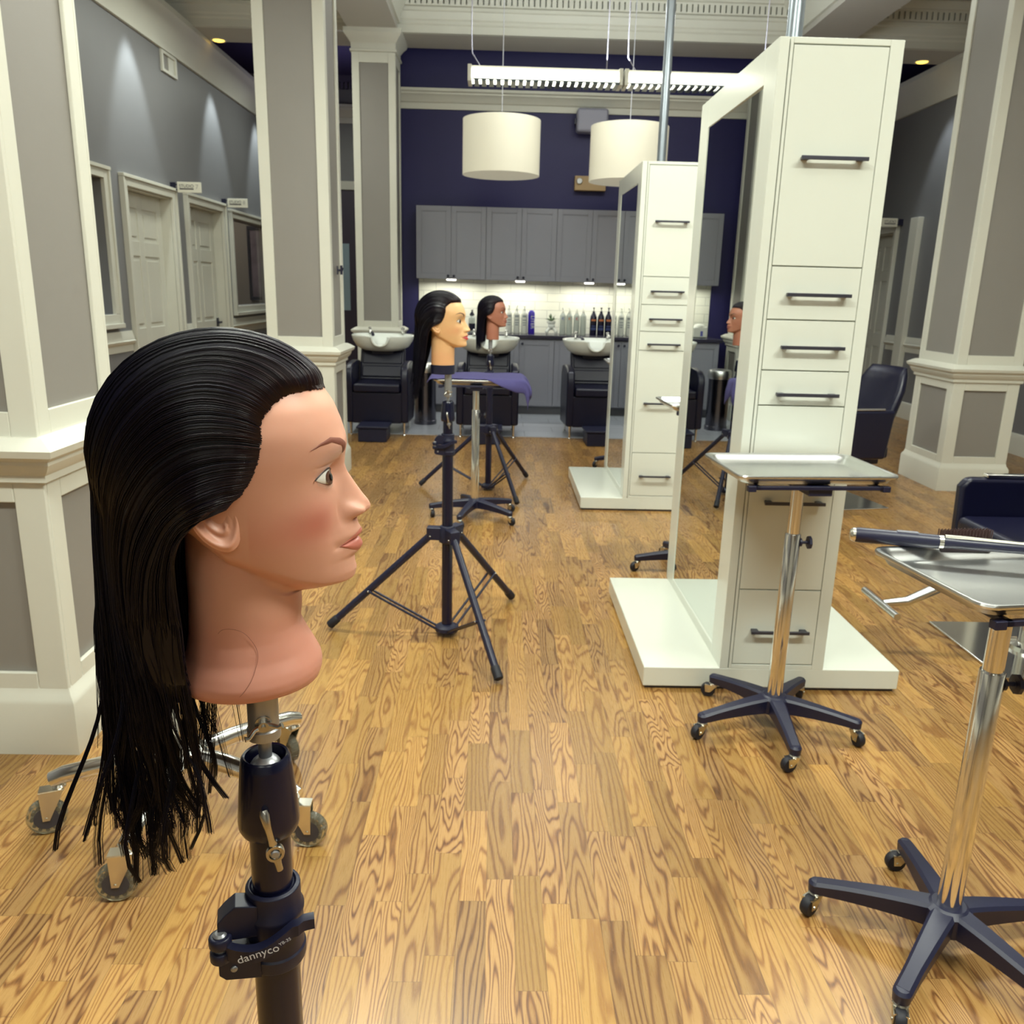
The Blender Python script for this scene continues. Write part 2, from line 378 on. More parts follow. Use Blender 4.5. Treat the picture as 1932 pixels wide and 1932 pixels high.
def column(x0, x1, y0, y1, top, capital, zr=1.0):
    r = struct_root('column', ((x0 + x1) / 2, (y0 + y1) / 2, 0))
    hx, hy = (x1 - x0) / 2, (y1 - y0) / 2; A = (-hx, hx, -hy, hy)
    ztop = 3.80 if capital else top
    obj('shaft', M().box(*A, zr, ztop), taupe_wall, r, smooth=0)
    m = M(); face_frames(m, *A, zr, ztop, 0.062, 0.10, 0.075, 0.014)
    obj('panel_frame', m, white_paint, r, smooth=0, bevel=0.003)
    m = M(); face_frames(m, *A, zr + 0.075, ztop - 0.1, 0.078, 0.016, 0.016, 0.006)
    obj('chair_rail', frustum(M(), *A, [(0.02, zr - 0.13), (0.03, zr - 0.125), (0.03, zr - 0.105), (0.045, zr - 0.09), (0.055, zr - 0.07), (0.055, zr - 0.06), (0.075, zr - 0.045), (0.08, zr - 0.025), (0.05, zr - 0.005), (0.03, zr + 0.005)]), white_paint, r, smooth=25)
    obj('pedestal', M().box(*A, 0, zr - 0.1), taupe_wall, r, smooth=0)
    m = M(); face_frames(m, *A, 0.2, zr - 0.12, 0.075, 0.07, 0.07, 0.016)
    obj('pedestal_frame', m, white_paint, r, smooth=0, bevel=0.004)
    obj('base_moulding', frustum(M(), *A, [(0.035, 0), (0.035, 0.17), (0.03, 0.185), (0.02, 0.20), (0.012, 0.235)]), white_paint, r, smooth=25)
    if capital:
        obj('capital', frustum(M(), *A, [(0.014, 3.80), (0.03, 3.805), (0.03, 3.825), (0.018, 3.83), (0.018, 3.885), (0.03, 3.90), (0.05, 3.93), (0.075, 3.955), (0.085, 3.975), (0.085, 4.015)]), white_paint, r, smooth=25)
    return r
column(-1.645, -1.20, 6.2, 6.66, 4.42, False)
column(-1.57, -1.14, 9.74, 10.18, 4.015, True, 0.98)
column(-1.765, -1.32, 2.40, 2.87, 4.015, False)
column(3.49, 3.97, 6.36, 6.93, 4.015, False, 0.97)

# chair rails and baseboards on the two side walls
def side_band(name, x, sd, spans, P):
    m = M()
    for a, b in spans: m.prism([(x + sd * u, z) for u, z in P], 1, a, b)
    return struct(name, m, white_paint, smooth=25)
RAIL = [(0, 0.80), (0.012, 0.80), (0.012, 0.86), (0.035, 0.875), (0.045, 0.895), (0.03, 0.905), (0.03, 0.92), (0.02, 0.955), (0.014, 0.985), (0, 0.985)]
BASE = [(0, 0), (0.03, 0), (0.03, 0.16), (0.02, 0.19), (0, 0.2)]
LSP = [(-5.5, 8.0), (9.34, 9.58), (10.98, 13.6)]
side_band('trim_12', LW, 1, LSP, RAIL); side_band('baseboard_left', LW, 1, LSP, BASE)
RSP = [(-5.5, 10.55), (10.75, 11.1), (12.5, 13.6)]
side_band('trim_13', RW, -1, RSP, RAIL); side_band('baseboard_right', RW, -1, RSP, BASE)
struct('trim_14', M().box(RW - 0.07, RW, 10.55, 10.75, 0, 2.4), white_paint, smooth=0, bevel=0.006)   # flat pilaster on the right wall
struct('baseboard_far', M().box(-3.4, 5.1, 13.57, 13.6, 0, 0.2), white_paint, smooth=0)

def casing(parent, x, sd, ya, yb, za, zb, full, w=0.10):
    m = M()
    for a, b in ((ya - w, ya), (yb, yb + w)):
        m.box(*sorted((x, x + sd * 0.035)), (a + 0.03 if a < ya else a), (b if a < ya else b - 0.03), 0 if full else za, zb + w - 0.03)
        m.box(*sorted((x, x + sd * 0.05)), (a if a < ya else b - 0.03), (a + 0.03 if a < ya else b), 0 if full else za - w + 0.02, zb + w - 0.03)
    m.box(*sorted((x, x + sd * 0.035)), ya, yb, zb, zb + w - 0.03); m.box(*sorted((x, x + sd * 0.055)), ya - w - 0.004, yb + w + 0.004, zb + w - 0.03, zb + w)
    if not full:
        m.box(*sorted((x, x + sd * 0.035)), ya - w + 0.03, yb + w - 0.03, za - w + 0.02, za); m.box(*sorted((x, x + sd * 0.06)), ya - w - 0.004, yb + w + 0.004, za - w - 0.02, za - w + 0.02)
    return obj('casing', m, white_paint, parent, smooth=0, bevel=0.004)
def panel_door(name, x, sd, ya, yb, zb, hand, lever):
    """six-panel door set back in its opening; sd points into the salon"""
    r = struct_root(name); casing(r, x, sd, ya, yb, 0, zb, True)
    m = M(); d = x - sd * 0.15
    m.box(*sorted((x, d)), ya - 0.005, ya + 0.012, 0, zb); m.box(*sorted((x, d)), yb - 0.012, yb + 0.005, 0, zb); m.box(*sorted((x, d)), ya, yb, zb - 0.012, zb + 0.005)
    obj('jamb', m, white_paint, r, smooth=0)
    f = x - sd * 0.10; b_ = x - sd * 0.145
    leaf = M(); leaf.box(*sorted((f - sd * 0.012, b_)), ya + 0.014, yb - 0.014, 0.005, zb - 0.014)
    stiles = [(ya + 0.014, ya + 0.13), ((ya + yb) / 2 - 0.055, (ya + yb) / 2 + 0.055), (yb - 0.13, yb - 0.014)]
    rails = [(0.005, 0.22), (0.80, 0.98), (1.66, 1.80), (2.10, zb - 0.014)]
    for a, b in stiles: leaf.box(*sorted((f, f - sd * 0.02)), a, b, 0.005, zb - 0.014)
    for a, b in rails:
        for (q0, q1) in ((stiles[0][1], stiles[1][0]), (stiles[1][1], stiles[2][0])): leaf.box(*sorted((f, f - sd * 0.02)), q0, q1, a, b)
    for za_, zb_ in ((0.22, 0.80), (0.98, 1.66), (1.80, 2.10)):
        for (a, b) in ((stiles[0][1], stiles[1][0]), (stiles[1][1], stiles[2][0])):
            leaf.box(*sorted((f - sd * 0.003, f - sd * 0.02)), a + 0.04, b - 0.04, za_ + 0.04, zb_ - 0.04)
    obj('leaf', leaf, white_paint, r, smooth=0, bevel=0.005)
    yh = (yb - 0.075) if hand > 0 else (ya + 0.075)
    m = M(); m.box(*sorted((f, f + sd * 0.012)), yh - 0.03, yh + 0.03, 0.90, 1.0) if lever else m.cyl((f, yh, 0.95), (f + sd * 0.012, yh, 0.95), 0.028)
    m.cyl((f, yh, 0.95), (f + sd * 0.055, yh, 0.95), 0.012, seg=12)
    if lever: m.box(*sorted((f + sd * 0.045, f + sd * 0.062)), min(yh, yh - hand * 0.12), max(yh, yh - hand * 0.12), 0.938, 0.962)
    else: m.sphere((f + sd * 0.06, yh, 0.95), 0.028, 14, 8)
    obj('door_handle', m, black_metal, r)
    return r
panel_door('door_1', LW, 1, 8.12, 9.22, 2.26, -1, False)
panel_door('door_2', LW, 1, 9.70, 10.86, 2.26, 1, True)
panel_door('door_3', RW, -1, 11.25, 12.35, 2.26, 1, True)
glass_m = principled('window_glass', (0.9, 0.95, 0.95, 1), 0.02, **{'Transmission Weight': 1.0, 'IOR': 1.1})
for k, (ya, yb) in enumerate(((6.45, 7.66), (11.24, 13.1))):
    r = struct_root('window_%d' % (k + 1)); casing(r, LW, 1, ya, yb, 1.14, 2.27 if k == 0 else 2.22, False)
    obj('pane', M().box(LW - 0.09, LW - 0.082, ya, yb, 1.14, 2.27 if k == 0 else 2.22), glass_m, r, smooth=0)
# door frame far behind the rear column, glimpsed past it
r = struct_root('door_4', (-2.25, 13.6, 0))
obj('casing', M().box(-0.62, -0.5, -0.04, 0, 0, 2.95).box(0.5, 0.62, -0.04, 0, 0, 2.95).box(-0.62, 0.62, -0.05, 0, 2.83, 2.95), white_paint, r, smooth=0)
obj('leaf', M().box(-0.5, 0.5, -0.02, 0, 0, 2.83), principled('dark_door_paint', rgb(58, 48, 66), 0.5), r, smooth=0)
obj('pane', M().box(-0.42, -0.06, -0.03, -0.015, 1.05, 2.05).box(0.06, 0.42, -0.03, -0.015, 1.05, 2.05), principled('pale_door_glass', rgb(150, 172, 184), 0.15), r, smooth=0)
# ============================================================ STYLING STATIONS
def bar_handle(parent, xa, xb, z, y=0.0, dirn=-1):
    """flat bar pull on two feet, in front of the plane y"""
    m = M(); d = dirn
    m.box(xa, xb, *sorted((y + d * 0.024, y + d * 0.033)), z - 0.006, z + 0.006)
    for x in (xa + 0.018, xb - 0.018): m.box(x - 0.012, x + 0.012, *sorted((y, y + d * 0.026)), z - 0.005, z + 0.005)
    return obj('handle', m, handle_metal, parent, smooth=0, bevel=0.0015)
def station(loc, label, pole_z):
    r = thing('styling_station', label, 'salon station', loc, 0, 'white mirrored styling stations')
    obj('platform', M().box(0, 0.97, 0, 1.005, 0.012, 0.09), white_lacquer, r, smooth=0, bevel=0.004)
    obj('plinth', M().box(0.012, 0.958, 0.012, 0.99, 0, 0.013), gap_shade, r, smooth=0)  # inset base coloured dark as the thin shadow along the floor
    xa, xb, top = 0.319, 0.677, 2.226
    b = M(); b.box(xa, xb, 0.012, 1.025, 0.088, top - 0.001)
    b.box(xa, 0.329, 0, 0.03, 0.088, top); b.box(0.633, xb, 0, 0.03, 0.088, top)
    b.box(0.329, 0.633, 0, 0.03, 2.208, top); b.box(0.329, 0.633, 0, 0.03, 0.088, 0.106)
    obj('cabinet_body', b, white_lacquer, r, smooth=0, bevel=0.0015)
    f = M(); y0, y1 = 0.0, 1.03
    f.box(0.285, 0.316, y0, 0.135, 0.089, top); f.box(0.285, 0.316, 0.89, y1, 0.089, top)
    f.box(0.285, 0.316, 0.135, 0.89, 2.115, top); f.box(0.285, 0.316, 0.135, 0.89, 0.089, 0.13)
    fr = obj('mirror_frame', f, white_lacquer, r, smooth=0, bevel=0.0015)
    obj('mirror', M().prism([(0.293, 0.134), (0.2878, 0.891), (0.314, 0.891), (0.314, 0.134)], 2, 0.129, 2.116), mirror_m, fr, smooth=0)
    g = 0.0022
    for nm, za, zb, hz in (('door', 1.543, 2.206, 1.875), ('drawer', 1.370, 1.543, 1.452), ('drawer', 1.201, 1.370, 1.28),
                           ('drawer', 1.081, 1.201, 1.121), ('door', 0.405, 1.081, 0.738), ('drawer', 0.108, 0.405, 0.247)):
        d = obj(nm, M().box(0.329 + g, 0.633 - g, 0.0, 0.02, za + g, zb - g), white_lacquer, r, smooth=0, bevel=0.001)
        bar_handle(d, 0.381, 0.597, hz)
    obj('power_pole', M().cyl((0.49, 0.52, top - 0.01), (0.49, 0.52, 4.41), 0.029, seg=20).lathe([(0.05, 0), (0.05, 0.012), (0.03, 0.02)], 20, (0.49, 0.52, top)), galv, r)
    return r
near_station = station((0.575, 2.877, 0), 'nearer tall white station tower with drawers, mirror side and white platform', 2.3)
dup(near_station, (0.588, 5.515, 0), 0, 'farther tall white station tower with drawers, beyond the nearer tower')

# ============================================================ CASTERS AND ROLLING TRAYS
def caster(parent, x, y, ztop, ang, r=0.026, wm=None, hub=None, fork=None, wide=0.022):
    """swivel caster; ang = direction in which the wheel trails"""
    ca, sa = math.cos(ang), math.sin(ang); off = r * 0.75
    T = Matrix.Translation((x, y, 0)) @ Matrix.Rotation(ang, 4, 'Z')
    f = M()
    f.lathe([(0.016, ztop - 0.012), (0.018, ztop - 0.006), (0.014, ztop)], 14, mat=T)
    for s in (-1, 1):
        P = [(-0.012, ztop - 0.012), (off + 0.012, ztop - 0.014), (off + 0.009, r - 0.006), (off - 0.008, r - 0.006)]
        n = M().prism(P, 1, s * (wide / 2 + 0.001), s * (wide / 2 + 0.004))
        f.add([T @ Vector(v) for v in n.v], n.f)
    n = M().box(-0.012, off + 0.012, -wide / 2 - 0.003, wide / 2 + 0.003, ztop - 0.016, ztop - 0.011); f.add([T @ Vector(v) for v in n.v], n.f)
    n = M().cyl((off, -wide / 2 - 0.006, r), (off, wide / 2 + 0.006, r), 0.004, seg=8); f.add([T @ Vector(v) for v in n.v], n.f)
    c = obj('caster', f, fork or nickel_bright, parent)
    wv = M(); R90 = Matrix.Translation((off, 0, r)) @ Matrix.Rotation(PI / 2, 4, 'X')
    h = wide / 2
    wv.lathe([(r * 0.35, -h), (r * 0.9, -h), (r, -h * 0.6), (r, h * 0.6), (r * 0.9, h), (r * 0.35, h)], 28, mat=T @ R90)
    wl = obj('wheel', wv, wm or rubber, c)
    if hub:
        hv = M(); hv.lathe([(0.004, -h - 0.001), (r * 0.62, -h - 0.001), (r * 0.62, h + 0.001), (0.004, h + 0.001)], 24, mat=T @ R90)
        for k in range(12):
            a = 2 * PI * k / 12
            n = M().cyl((off + r * 0.7 * math.cos(a), -h * 0.9, r + r * 0.7 * math.sin(a)), (off + r * 0.7 * math.cos(a), h * 0.9, r + r * 0.7 * math.sin(a)), r * 0.11, seg=8)
            hv.add([T @ Vector(v) for v in n.v], n.f)
        obj('wheel_hub', hv, hub, c)
    return c
nickel_bright = principled('zinc_plate', (0.72, 0.70, 0.62), 0.2, 1.0)
def star_arm(R, w0, w1, h0, h1, ztop0, ztop1):
    """one curved base arm along +x from the hub to radius R"""
    rings = []
    for k in range(13):
        t = k / 12; x = 0.02 + t * (R - 0.02)
        w = w0 + (w1 - w0) * min(1, t * 1.3); h = h0 + (h1 - h0) * t ** 0.8
        z = ztop0 + (ztop1 - ztop0) * (t ** 1.4)
        if t > 0.93: h = h * 0.9
        c = 0.007
        rings.append([(x, -w + c, z), (x, w - c, z), (x, w, z - c), (x, w * 0.92, z - h), (x, -w * 0.92, z - h), (x, -w, z - c)])
    m = M().ring_tube(rings)
    m.lathe([(0.001, ztop1 - h1 + 0.001), (w1 * 0.92, ztop1 - h1 + 0.001), (w1, ztop1 - 0.008), (w1 - 0.006, ztop1 - 0.001), (0.001, ztop1)], 20, (R, 0, 0))
    return m
def tray_mesh(w, d):
    m = M()
    def rr(hw, hd, r, z, n=6):
        pts = []
        for cx, cy, a0 in ((hw - r, hd - r, 0), (-hw + r, hd - r, 90), (-hw + r, -hd + r, 180), (hw - r, -hd + r, 270)):
            for k in range(n + 1):
                a = math.radians(a0 + 90 * k / n); pts.append((cx + r * math.cos(a), cy + r * math.sin(a), z))
        return pts
    hw, hd = w / 2, d / 2
    rings = [rr(hw - 0.034, hd - 0.034, 0.03, -0.0285), rr(hw - 0.022, hd - 0.022, 0.032, -0.024), rr(hw - 0.012, hd - 0.012, 0.034, -0.007), rr(hw - 0.008, hd - 0.008, 0.034, -0.008), rr(hw - 0.002, hd - 0.002, 0.035, -0.006), rr(hw, hd, 0.036, -0.001), rr(hw - 0.002, hd - 0.002, 0.035, 0.0035),
             rr(hw - 0.007, hd - 0.007, 0.034, 0.0045), rr(hw - 0.013, hd - 0.013, 0.033, 0.002), rr(hw - 0.017, hd - 0.017, 0.032, -0.006), rr(hw - 0.028, hd - 0.028, 0.03, -0.0235), rr(hw - 0.034, hd - 0.034, 0.028, -0.026), rr(hw - 0.042, hd - 0.042, 0.024, -0.0268)]
    return m.ring_tube(rings)
def rolling_tray(loc, label, first, tray_off, tray_rot, casters, R=0.28, tz=0.0, cat='rolling tray', group='rolling tray stands'):
    r = thing('rolling_tray_stand', label, cat, loc, 0, group)
    for k in range(5):
        a = first + k * 2 * PI / 5; T = Matrix.Rotation(a, 4, 'Z')
        m = star_arm(R, 0.027, 0.019, 0.058, 0.03, 0.125, 0.088); m.v = [tuple(T @ Vector(v)) for v in m.v]
        arm = obj('base_arm', m, black_plastic, r, smooth=40, bevel=0.0)
        caster(arm, R * math.cos(a), R * math.sin(a), 0.060, casters[k])
    obj('hub', M().lathe([(0.03, 0.066), (0.05, 0.07), (0.05, 0.118), (0.036, 0.128), (0.032, 0.128)], 24), black_plastic, r)
    obj('lower_pole', M().lathe([(0.0255, 0.125), (0.0255, 0.70), (0.024, 0.703), (0.020, 0.703)], 32), chrome, r)
    obj('upper_pole', M().lathe([(0.0205, 0.69), (0.0205, 0.860 + tz)], 28), chrome, r)
    kn = M().cyl((0.024, 0, 0.672), (0.052, 0, 0.672), 0.005, seg=10).cyl((0.024, 0, 0.672), (0.03, 0, 0.672), 0.014, seg=12)
    kn.lathe([(0.004, 0), (0.022, 0.002), (0.022, 0.010), (0.010, 0.014), (0.010, 0.0)], 8, mat=Matrix.Translation((0.05, 0, 0.672)) @ Matrix.Rotation(PI / 2, 4, 'Y'))
    obj('lock_knob', kn, black_plastic, r)
    T = Matrix.Translation((tray_off[0], tray_off[1], tz)) @ Matrix.Rotation(tray_rot, 4, 'Z')
    br = M(); br.box(-0.03, 0.045, -0.175, 0.05, 0.838, 0.868, T); br.box(-0.2, -0.185, -0.185, 0.185, 0.859, 0.871, T); br.box(0.185, 0.2, -0.185, 0.185, 0.859, 0.871, T)
    br.box(-0.2, 0.2, -0.185, -0.17, 0.859, 0.871, T); br.box(-0.2, 0.2, 0.17, 0.185, 0.859, 0.871, T); br.box(-0.025, 0.025, *sorted((-tray_off[1] - 0.03, 0.18)), 0.855, 0.871, T)
    br.box(-0.225, -0.2, -0.185, -0.165, 0.853, 0.871, T); br.box(0.2, 0.225, -0.185, -0.165, 0.853, 0.871, T)
    obj('tray_bracket', br, black_plastic, r, smooth=0, bevel=0.002)
    t = tray_mesh(0.515, 0.375); TT = Matrix.Translation((0, 0, 0.9)) @ T; t.v = [tuple(TT @ Vector(v)) for v in t.v]
    obj('tray', t, steel, r, smooth=50)
    return r
D = math.radians
rolling_tray((0.975, 2.60, 0), 'rolling tray stand with empty steel tray in front of the nearer white tower', D(-93), (0.006, 0.052), D(4), (D(200), D(-75), D(60), D(160), D(215)), 0.268, 0.018)
rolling_tray((-0.125, 5.275, 0), 'rolling tray stand draped with the purple towel, behind the middle mannequin', D(-108), (0.0, 0.03), D(-1), (D(-60), D(-50), D(-40), D(90), D(-70)))
rolling_tray((1.05, 1.59, 0), 'rolling tray stand at right edge holding the curling iron, nearest to camera', D(10), (0.085, 0.068), D(9), (D(20), D(180), D(215), D(250), D(30)))
rolling_tray((1.055, 4.25, 0), 'rolling tray stand half hidden just behind the nearer white tower', D(34), (0.07, 0.115), D(3), (D(0), D(120), D(215), D(240), D(10)))
rolling_tray((1.14, 6.96, 0), 'rolling tray stand almost hidden behind the farther white tower', D(36), (-0.0, -0.08), D(-2), (D(0), D(120), D(230), D(240), D(10)))

# purple towel over the middle tray
def towel():
    P = []
    cx, cy = -0.125, 5.305
    nu, nv = 60, 34
    rg = np.random.default_rng(3); ph = rg.uniform(0, 6, 6)
    def zc(x, y): return 0.9115 + 0.0022 * math.sin(26 * x + ph[0] + 8 * y) + 0.0025 * math.sin(17 * y + ph[1])
    for i in range(nu + 1):
        row = []
        for j in range(nv + 1):
            sx = -0.30 + 0.70 * i / nu; sy = -0.195 + 0.41 * j / nv
            sy += 0.05 * (sx + 0.3) * 0.3
            sy -= 0.085 * max(0, 1 - j / 12) * max(0, min(1, (sx - 0.05) / 0.2))
            x, y, z = sx, sy, zc(sx, sy)
            e = 0.268
            if sx > e:                       # right side hangs over the rim with folds
                o_ = sx - e; q = min(o_ / 0.02, 1)
                fold = 0.012 * math.sin(j * 0.55 + ph[2]) * min(1, o_ / 0.06)
                drop = max(0, o_ - 0.016) * (1.05 + 0.35 * math.sin(j * 0.35 + ph[3]))
                x = e + 0.024 * math.sin(min(1, o_ / 0.03) * PI / 2) + fold + 0.035 * math.sin(min(1, o_ / 0.1) * 1.5); z = zc(e, sy) - drop
                y = sy - 0.05 * min(1, o_ / 0.1)
            elif sx < -e:
                o_ = -e - sx; x = -e - 0.016 * math.sin(min(1, o_ / 0.02) * PI / 2) - o_ * .3; z = zc(-e, sy) - max(0, o_ - 0.004) * 0.9
            if sy < -0.197:
                o2 = -0.197 - sy; z -= o2 * 0.95 + 0.004; y = -0.197 - 0.022 * min(1, o2 / 0.03) + 0.008 * math.sin(30 * sx)
            row.append((cx + x, cy + y, z))
        P.append(row)
    o = obj('towel', M().grid(P), towel_m, smooth=180)
    md = o.modifiers.new('thick', 'SOLIDIFY'); md.thickness = 0.005; md.offset = 1
    ss = o.modifiers.new('sub', 'SUBSURF'); ss.levels = 1; ss.render_levels = 1
    tag(o, 'purple terry towel spread over the middle rolling tray, hanging off its right side', 'towel')
towel()

# ============================================================ TRIPOD STANDS
def tripod(loc, rotz, label, legs0, rod_top, cone=0.0, cz=0.0):
    """black mannequin tripod; details face local -y; cone/cz shift the head joint and the clamp in height"""
    r = thing('mannequin_tripod', label, 'tripod stand', loc, rotz, 'mannequin head tripods')
    obj('base_ring', M().lathe([(0.022, 0.018), (0.046, 0.016), (0.052, 0.026), (0.050, 0.04), (0.03, 0.052), (0.022, 0.052)], 28), black_plastic, r)
    obj('lower_tube', M().lathe([(0.0225, 0.035), (0.0225, 0.83 + cz)], 28), black_gloss, r)
    hub = M().lathe([(0.026, 0.415), (0.036, 0.42), (0.036, 0.475), (0.030, 0.49), (0.024, 0.49)], 24)
    for k in range(3):
        T = Matrix.Rotation(legs0 + k * 2 * PI / 3, 4, 'Z'); hub.box(0.02, 0.085, -0.022, 0.022, 0.428, 0.482, T)
    obj('leg_hub', hub, black_plastic, r, bevel=0.004)
    for k in range(3):
        a = legs0 + k * 2 * PI / 3; u = Vector((math.cos(a), math.sin(a), 0)); v = Vector((-math.sin(a), math.cos(a), 0))
        p0 = u * 0.07 + Vector((0, 0, 0.445)); p1 = u * 0.512 + Vector((0, 0, 0.018))
        dd = (p1 - p0).normalized()
        leg = obj('leg', M().cyl(p0, p1 - dd * 0.02, 0.0155, seg=16), black_metal, r)
        obj('rubber_foot', M().tube([p1 - dd * 0.055, p1 - dd * 0.05, p1 - dd * 0.004, p1], [0.0155, 0.0185, 0.019, 0.014], 16), rubber, leg)
        q0 = p0.lerp(p1, 0.60); q1 = u * 0.048 + Vector((0, 0, 0.034))
        b = M()
        for s in (-1, 1): b.tube([q0 + v * 0.017 * s, q1 + v * 0.017 * s], 0.0055, 8)
        b.cyl(q0 - v * 0.021, q0 + v * 0.021, 0.005, seg=10)
        obj('brace', b, black_metal, r)
        obj('rivet', M().sphere(q0 - v * 0.022, 0.004, 8, 6).sphere(q0 + v * 0.022, 0.004, 8, 6).sphere(u * 0.07 - v * 0.023 + Vector((0, 0, 0.445)), 0.004, 8, 6).sphere(u * 0.07 + v * 0.023 + Vector((0, 0, 0.445)), 0.004, 8, 6), nickel, r)
    z0 = 0.79 + cz
    cl = M().lathe([(0.0226, z0), (0.0285, z0), (0.0295, z0 + 0.006), (0.0295, z0 + 0.014), (0.028, z0 + 0.016), (0.028, z0 + 0.052), (0.0292, z0 + 0.056), (0.0292, z0 + 0.06), (0.0265, z0 + 0.064), (0.0265, z0 + 0.085), (0.0225, z0 + 0.087), (0.0205, z0 + 0.084)], 32)
    T = Matrix.Rotation(D(8), 4, 'Z')
    cl.prism([(-0.054, z0 + 0.010), (-0.048, z0 + 0.004), (-0.015, z0 - 0.001), (-0.015, z0 + 0.034), (-0.054, z0 + 0.032)], 1, -0.026, -0.006)
    cl.prism([(-0.053, z0 + 0.046), (-0.015, z0 + 0.044), (-0.015, z0 + 0.078), (-0.036, z0 + 0.082), (-0.046, z0 + 0.074), (-0.053, z0 + 0.066)], 1, -0.022, 0.0)
    cl.lathe([(0.0095, z0 + 0.026), (0.0105, z0 + 0.028), (0.0105, z0 + 0.036), (0.0095, z0 + 0.038)], 18, (-0.051, -0.022, 0)); cl.lathe([(0.0095, z0 + 0.042), (0.0108, z0 + 0.044), (0.0108, z0 + 0.052), (0.0095, z0 + 0.054)], 18, (-0.051, -0.022, 0))
    c = obj('height_clamp', cl, black_plastic, r, bevel=0.0012)
    lv = []
    n = 16
    for k in range(n + 1):
        t = k / n; x = -0.046 + 0.083 * t
        y = -0.026 - 0.0125 * math.sin(min(1, t * 1.15) * PI) ** 0.8 - (0.004 if t > .8 else 0)
        z = z0 + 0.036 + 0.019 * t + 0.004 * math.sin(t * 2 * PI + 2.6); h = 0.0085 - 0.002 * t
        lv.append([(x, y, z - h), (x, y - 0.004, z - h + 0.001), (x, y - 0.004, z + h - 0.001), (x, y, z + h), (x, y + 0.005, z + h), (x, y + 0.005, z - h)])
    obj('clamp_lever', M().ring_tube(lv), black_plastic, c, smooth=40)
    obj('bolt', M().lathe([(0.0005, 0.0), (0.0065, 0.0), (0.0065, 0.0015), (0.0045, 0.0035), (0.0005, 0.004)], 16, (-0.051, -0.022, z0 + 0.0535)).lathe([(0.0065, z0 + 0.038), (0.0065, z0 + 0.042)], 14, (-0.051, -0.022, 0)), alu, c)
    obj('rivet', M().sphere((-0.04, -0.0265, z0 + 0.016), 0.0035, 12, 8, 1, .5, 1), alu, c)
    # neck of the stand: tube, tapered housing, ball joint, post
    obj('upper_tube', M().lathe([(0.0195, z0 + 0.06), (0.0195, 0.955 + cone)], 28), black_gloss, r)
    h = cone
    obj('joint_housing', M().lathe([(0.0195, 0.938 + h), (0.0262, 0.939 + h), (0.0285, 0.944 + h), (0.0290, 0.950 + h), (0.0272, 0.975 + h), (0.0242, 1.008 + h), (0.0228, 1.0165 + h), (0.0208, 1.019 + h), (0.0190, 1.018 + h), (0.0180, 1.010 + h), (0.0180, 0.99 + h)], 36), black_gloss, r)
    obj('ball_joint', M().sphere((0, 0, 1.002 + h), 0.0162, 24, 14), alu, r)
    post = M().lathe([(0.0062, 1.012 + h), (0.0062, 1.037 + h), (0.0150, 1.0375 + h), (0.0155, 1.039 + h), (0.0155, 1.047 + h), (0.0142, 1.0485 + h), (0.0142, rod_top)], 28)
    obj('head_post', post, alu, r)
    zc = 1.0575 + h
    wn = M().cyl((0, -0.013, zc), (0, -0.021, zc), 0.0048, seg=14).cyl((0, -0.019, zc), (0, -0.0235, zc), 0.0022, seg=10)
    wn.lathe([(0.008, 0), (0.008, 0.0012)], 16, mat=Matrix.Translation((0, -0.0142, zc)) @ Matrix.Rotation(PI / 2, 4, 'X'))
    for s in (-1, 1):
        wn.tube([(s * 0.003, -0.018, zc + s * 0.001), (s * 0.008, -0.020, zc + s * 0.0015 - 0.001), (s * 0.013, -0.023, zc + s * 0.004 - 0.004), (s * 0.0165, -0.024, zc + s * 0.005 - 0.003)], [0.0024, 0.0022, 0.002, 0.0028], 8)
    obj('wing_nut', wn, nickel, r)
    zp = 0.931 + h
    T = Matrix.Translation((0.004, -0.030, zp)) @ Matrix.Rotation(D(-10), 4, 'Y')
    hd = M(); nn = M().tube([(0, 0.002, 0.004), (0, -0.001, 0.016), (0, -0.003, 0.030), (0, -0.001, 0.043), (0, 0.001, 0.047)], [0.0042, 0.003, 0.0034, 0.0046, 0.0034], 10).tube([(0, 0.002, -0.004), (0, 0.0, -0.013), (0, 0, -0.0195)], [0.0045, 0.0032, 0.0032], 10)
    nn.lathe([(0.0008, 0.0005), (0.0052, 0.0005), (0.0058, 0.003), (0.0083, 0.003), (0.0088, 0.0), (0.0083, -0.004), (0.006, -0.006)], 22, mat=Matrix.Rotation(PI / 2, 4, 'X'))
    hd.add([T @ Vector(v) for v in nn.v], nn.f)
    lh = obj('lock_handle', hd, nickel, r)
    sx = M(); sx.lathe([(0.0005, 0.004), (0.003, 0.004), (0.0042, 0.003), (0.0042, 0.0)], 14, mat=T @ Matrix.Rotation(PI / 2, 4, 'X'))
    obj('screw', sx, alu, lh)
    return r, c
near_tripod, near_clamp = tripod((-0.2115, 0.71, 0), D(16), 'black tripod with clamp lever under the large foreground mannequin head', D(60), 1.118)
# sticker on the lever of the near stand
z0 = 0.79
lt = lettering('sticker_text', 'dannyco', 0.0118, principled('sticker_white', rgb(214, 216, 222), 0.5), near_clamp, (-0.0165, -0.0440, z0 + 0.0432), (PI / 2, -D(12.5), D(-4)), 0.0001)
lt['label'] = 'white lettering on the clamp lever'
lettering('sticker_text', 'YB-35', 0.0048, principled('sticker_grey', rgb(190, 192, 200), 0.5), near_clamp, (0.0085, -0.0436, z0 + 0.0512), (PI / 2, -D(20), D(6)), 0.0001)
tripod((-0.192, 3.358, 0), D(3), 'black tripod standing under the middle mannequin head with light skin', D(-67), 1.175, -0.012, 0.0)
tripod((-0.047, 6.051, 0), D(0), 'black tripod standing under the farthest mannequin head, behind the towel tray', D(-66), 1.11, -0.03, 0.0)

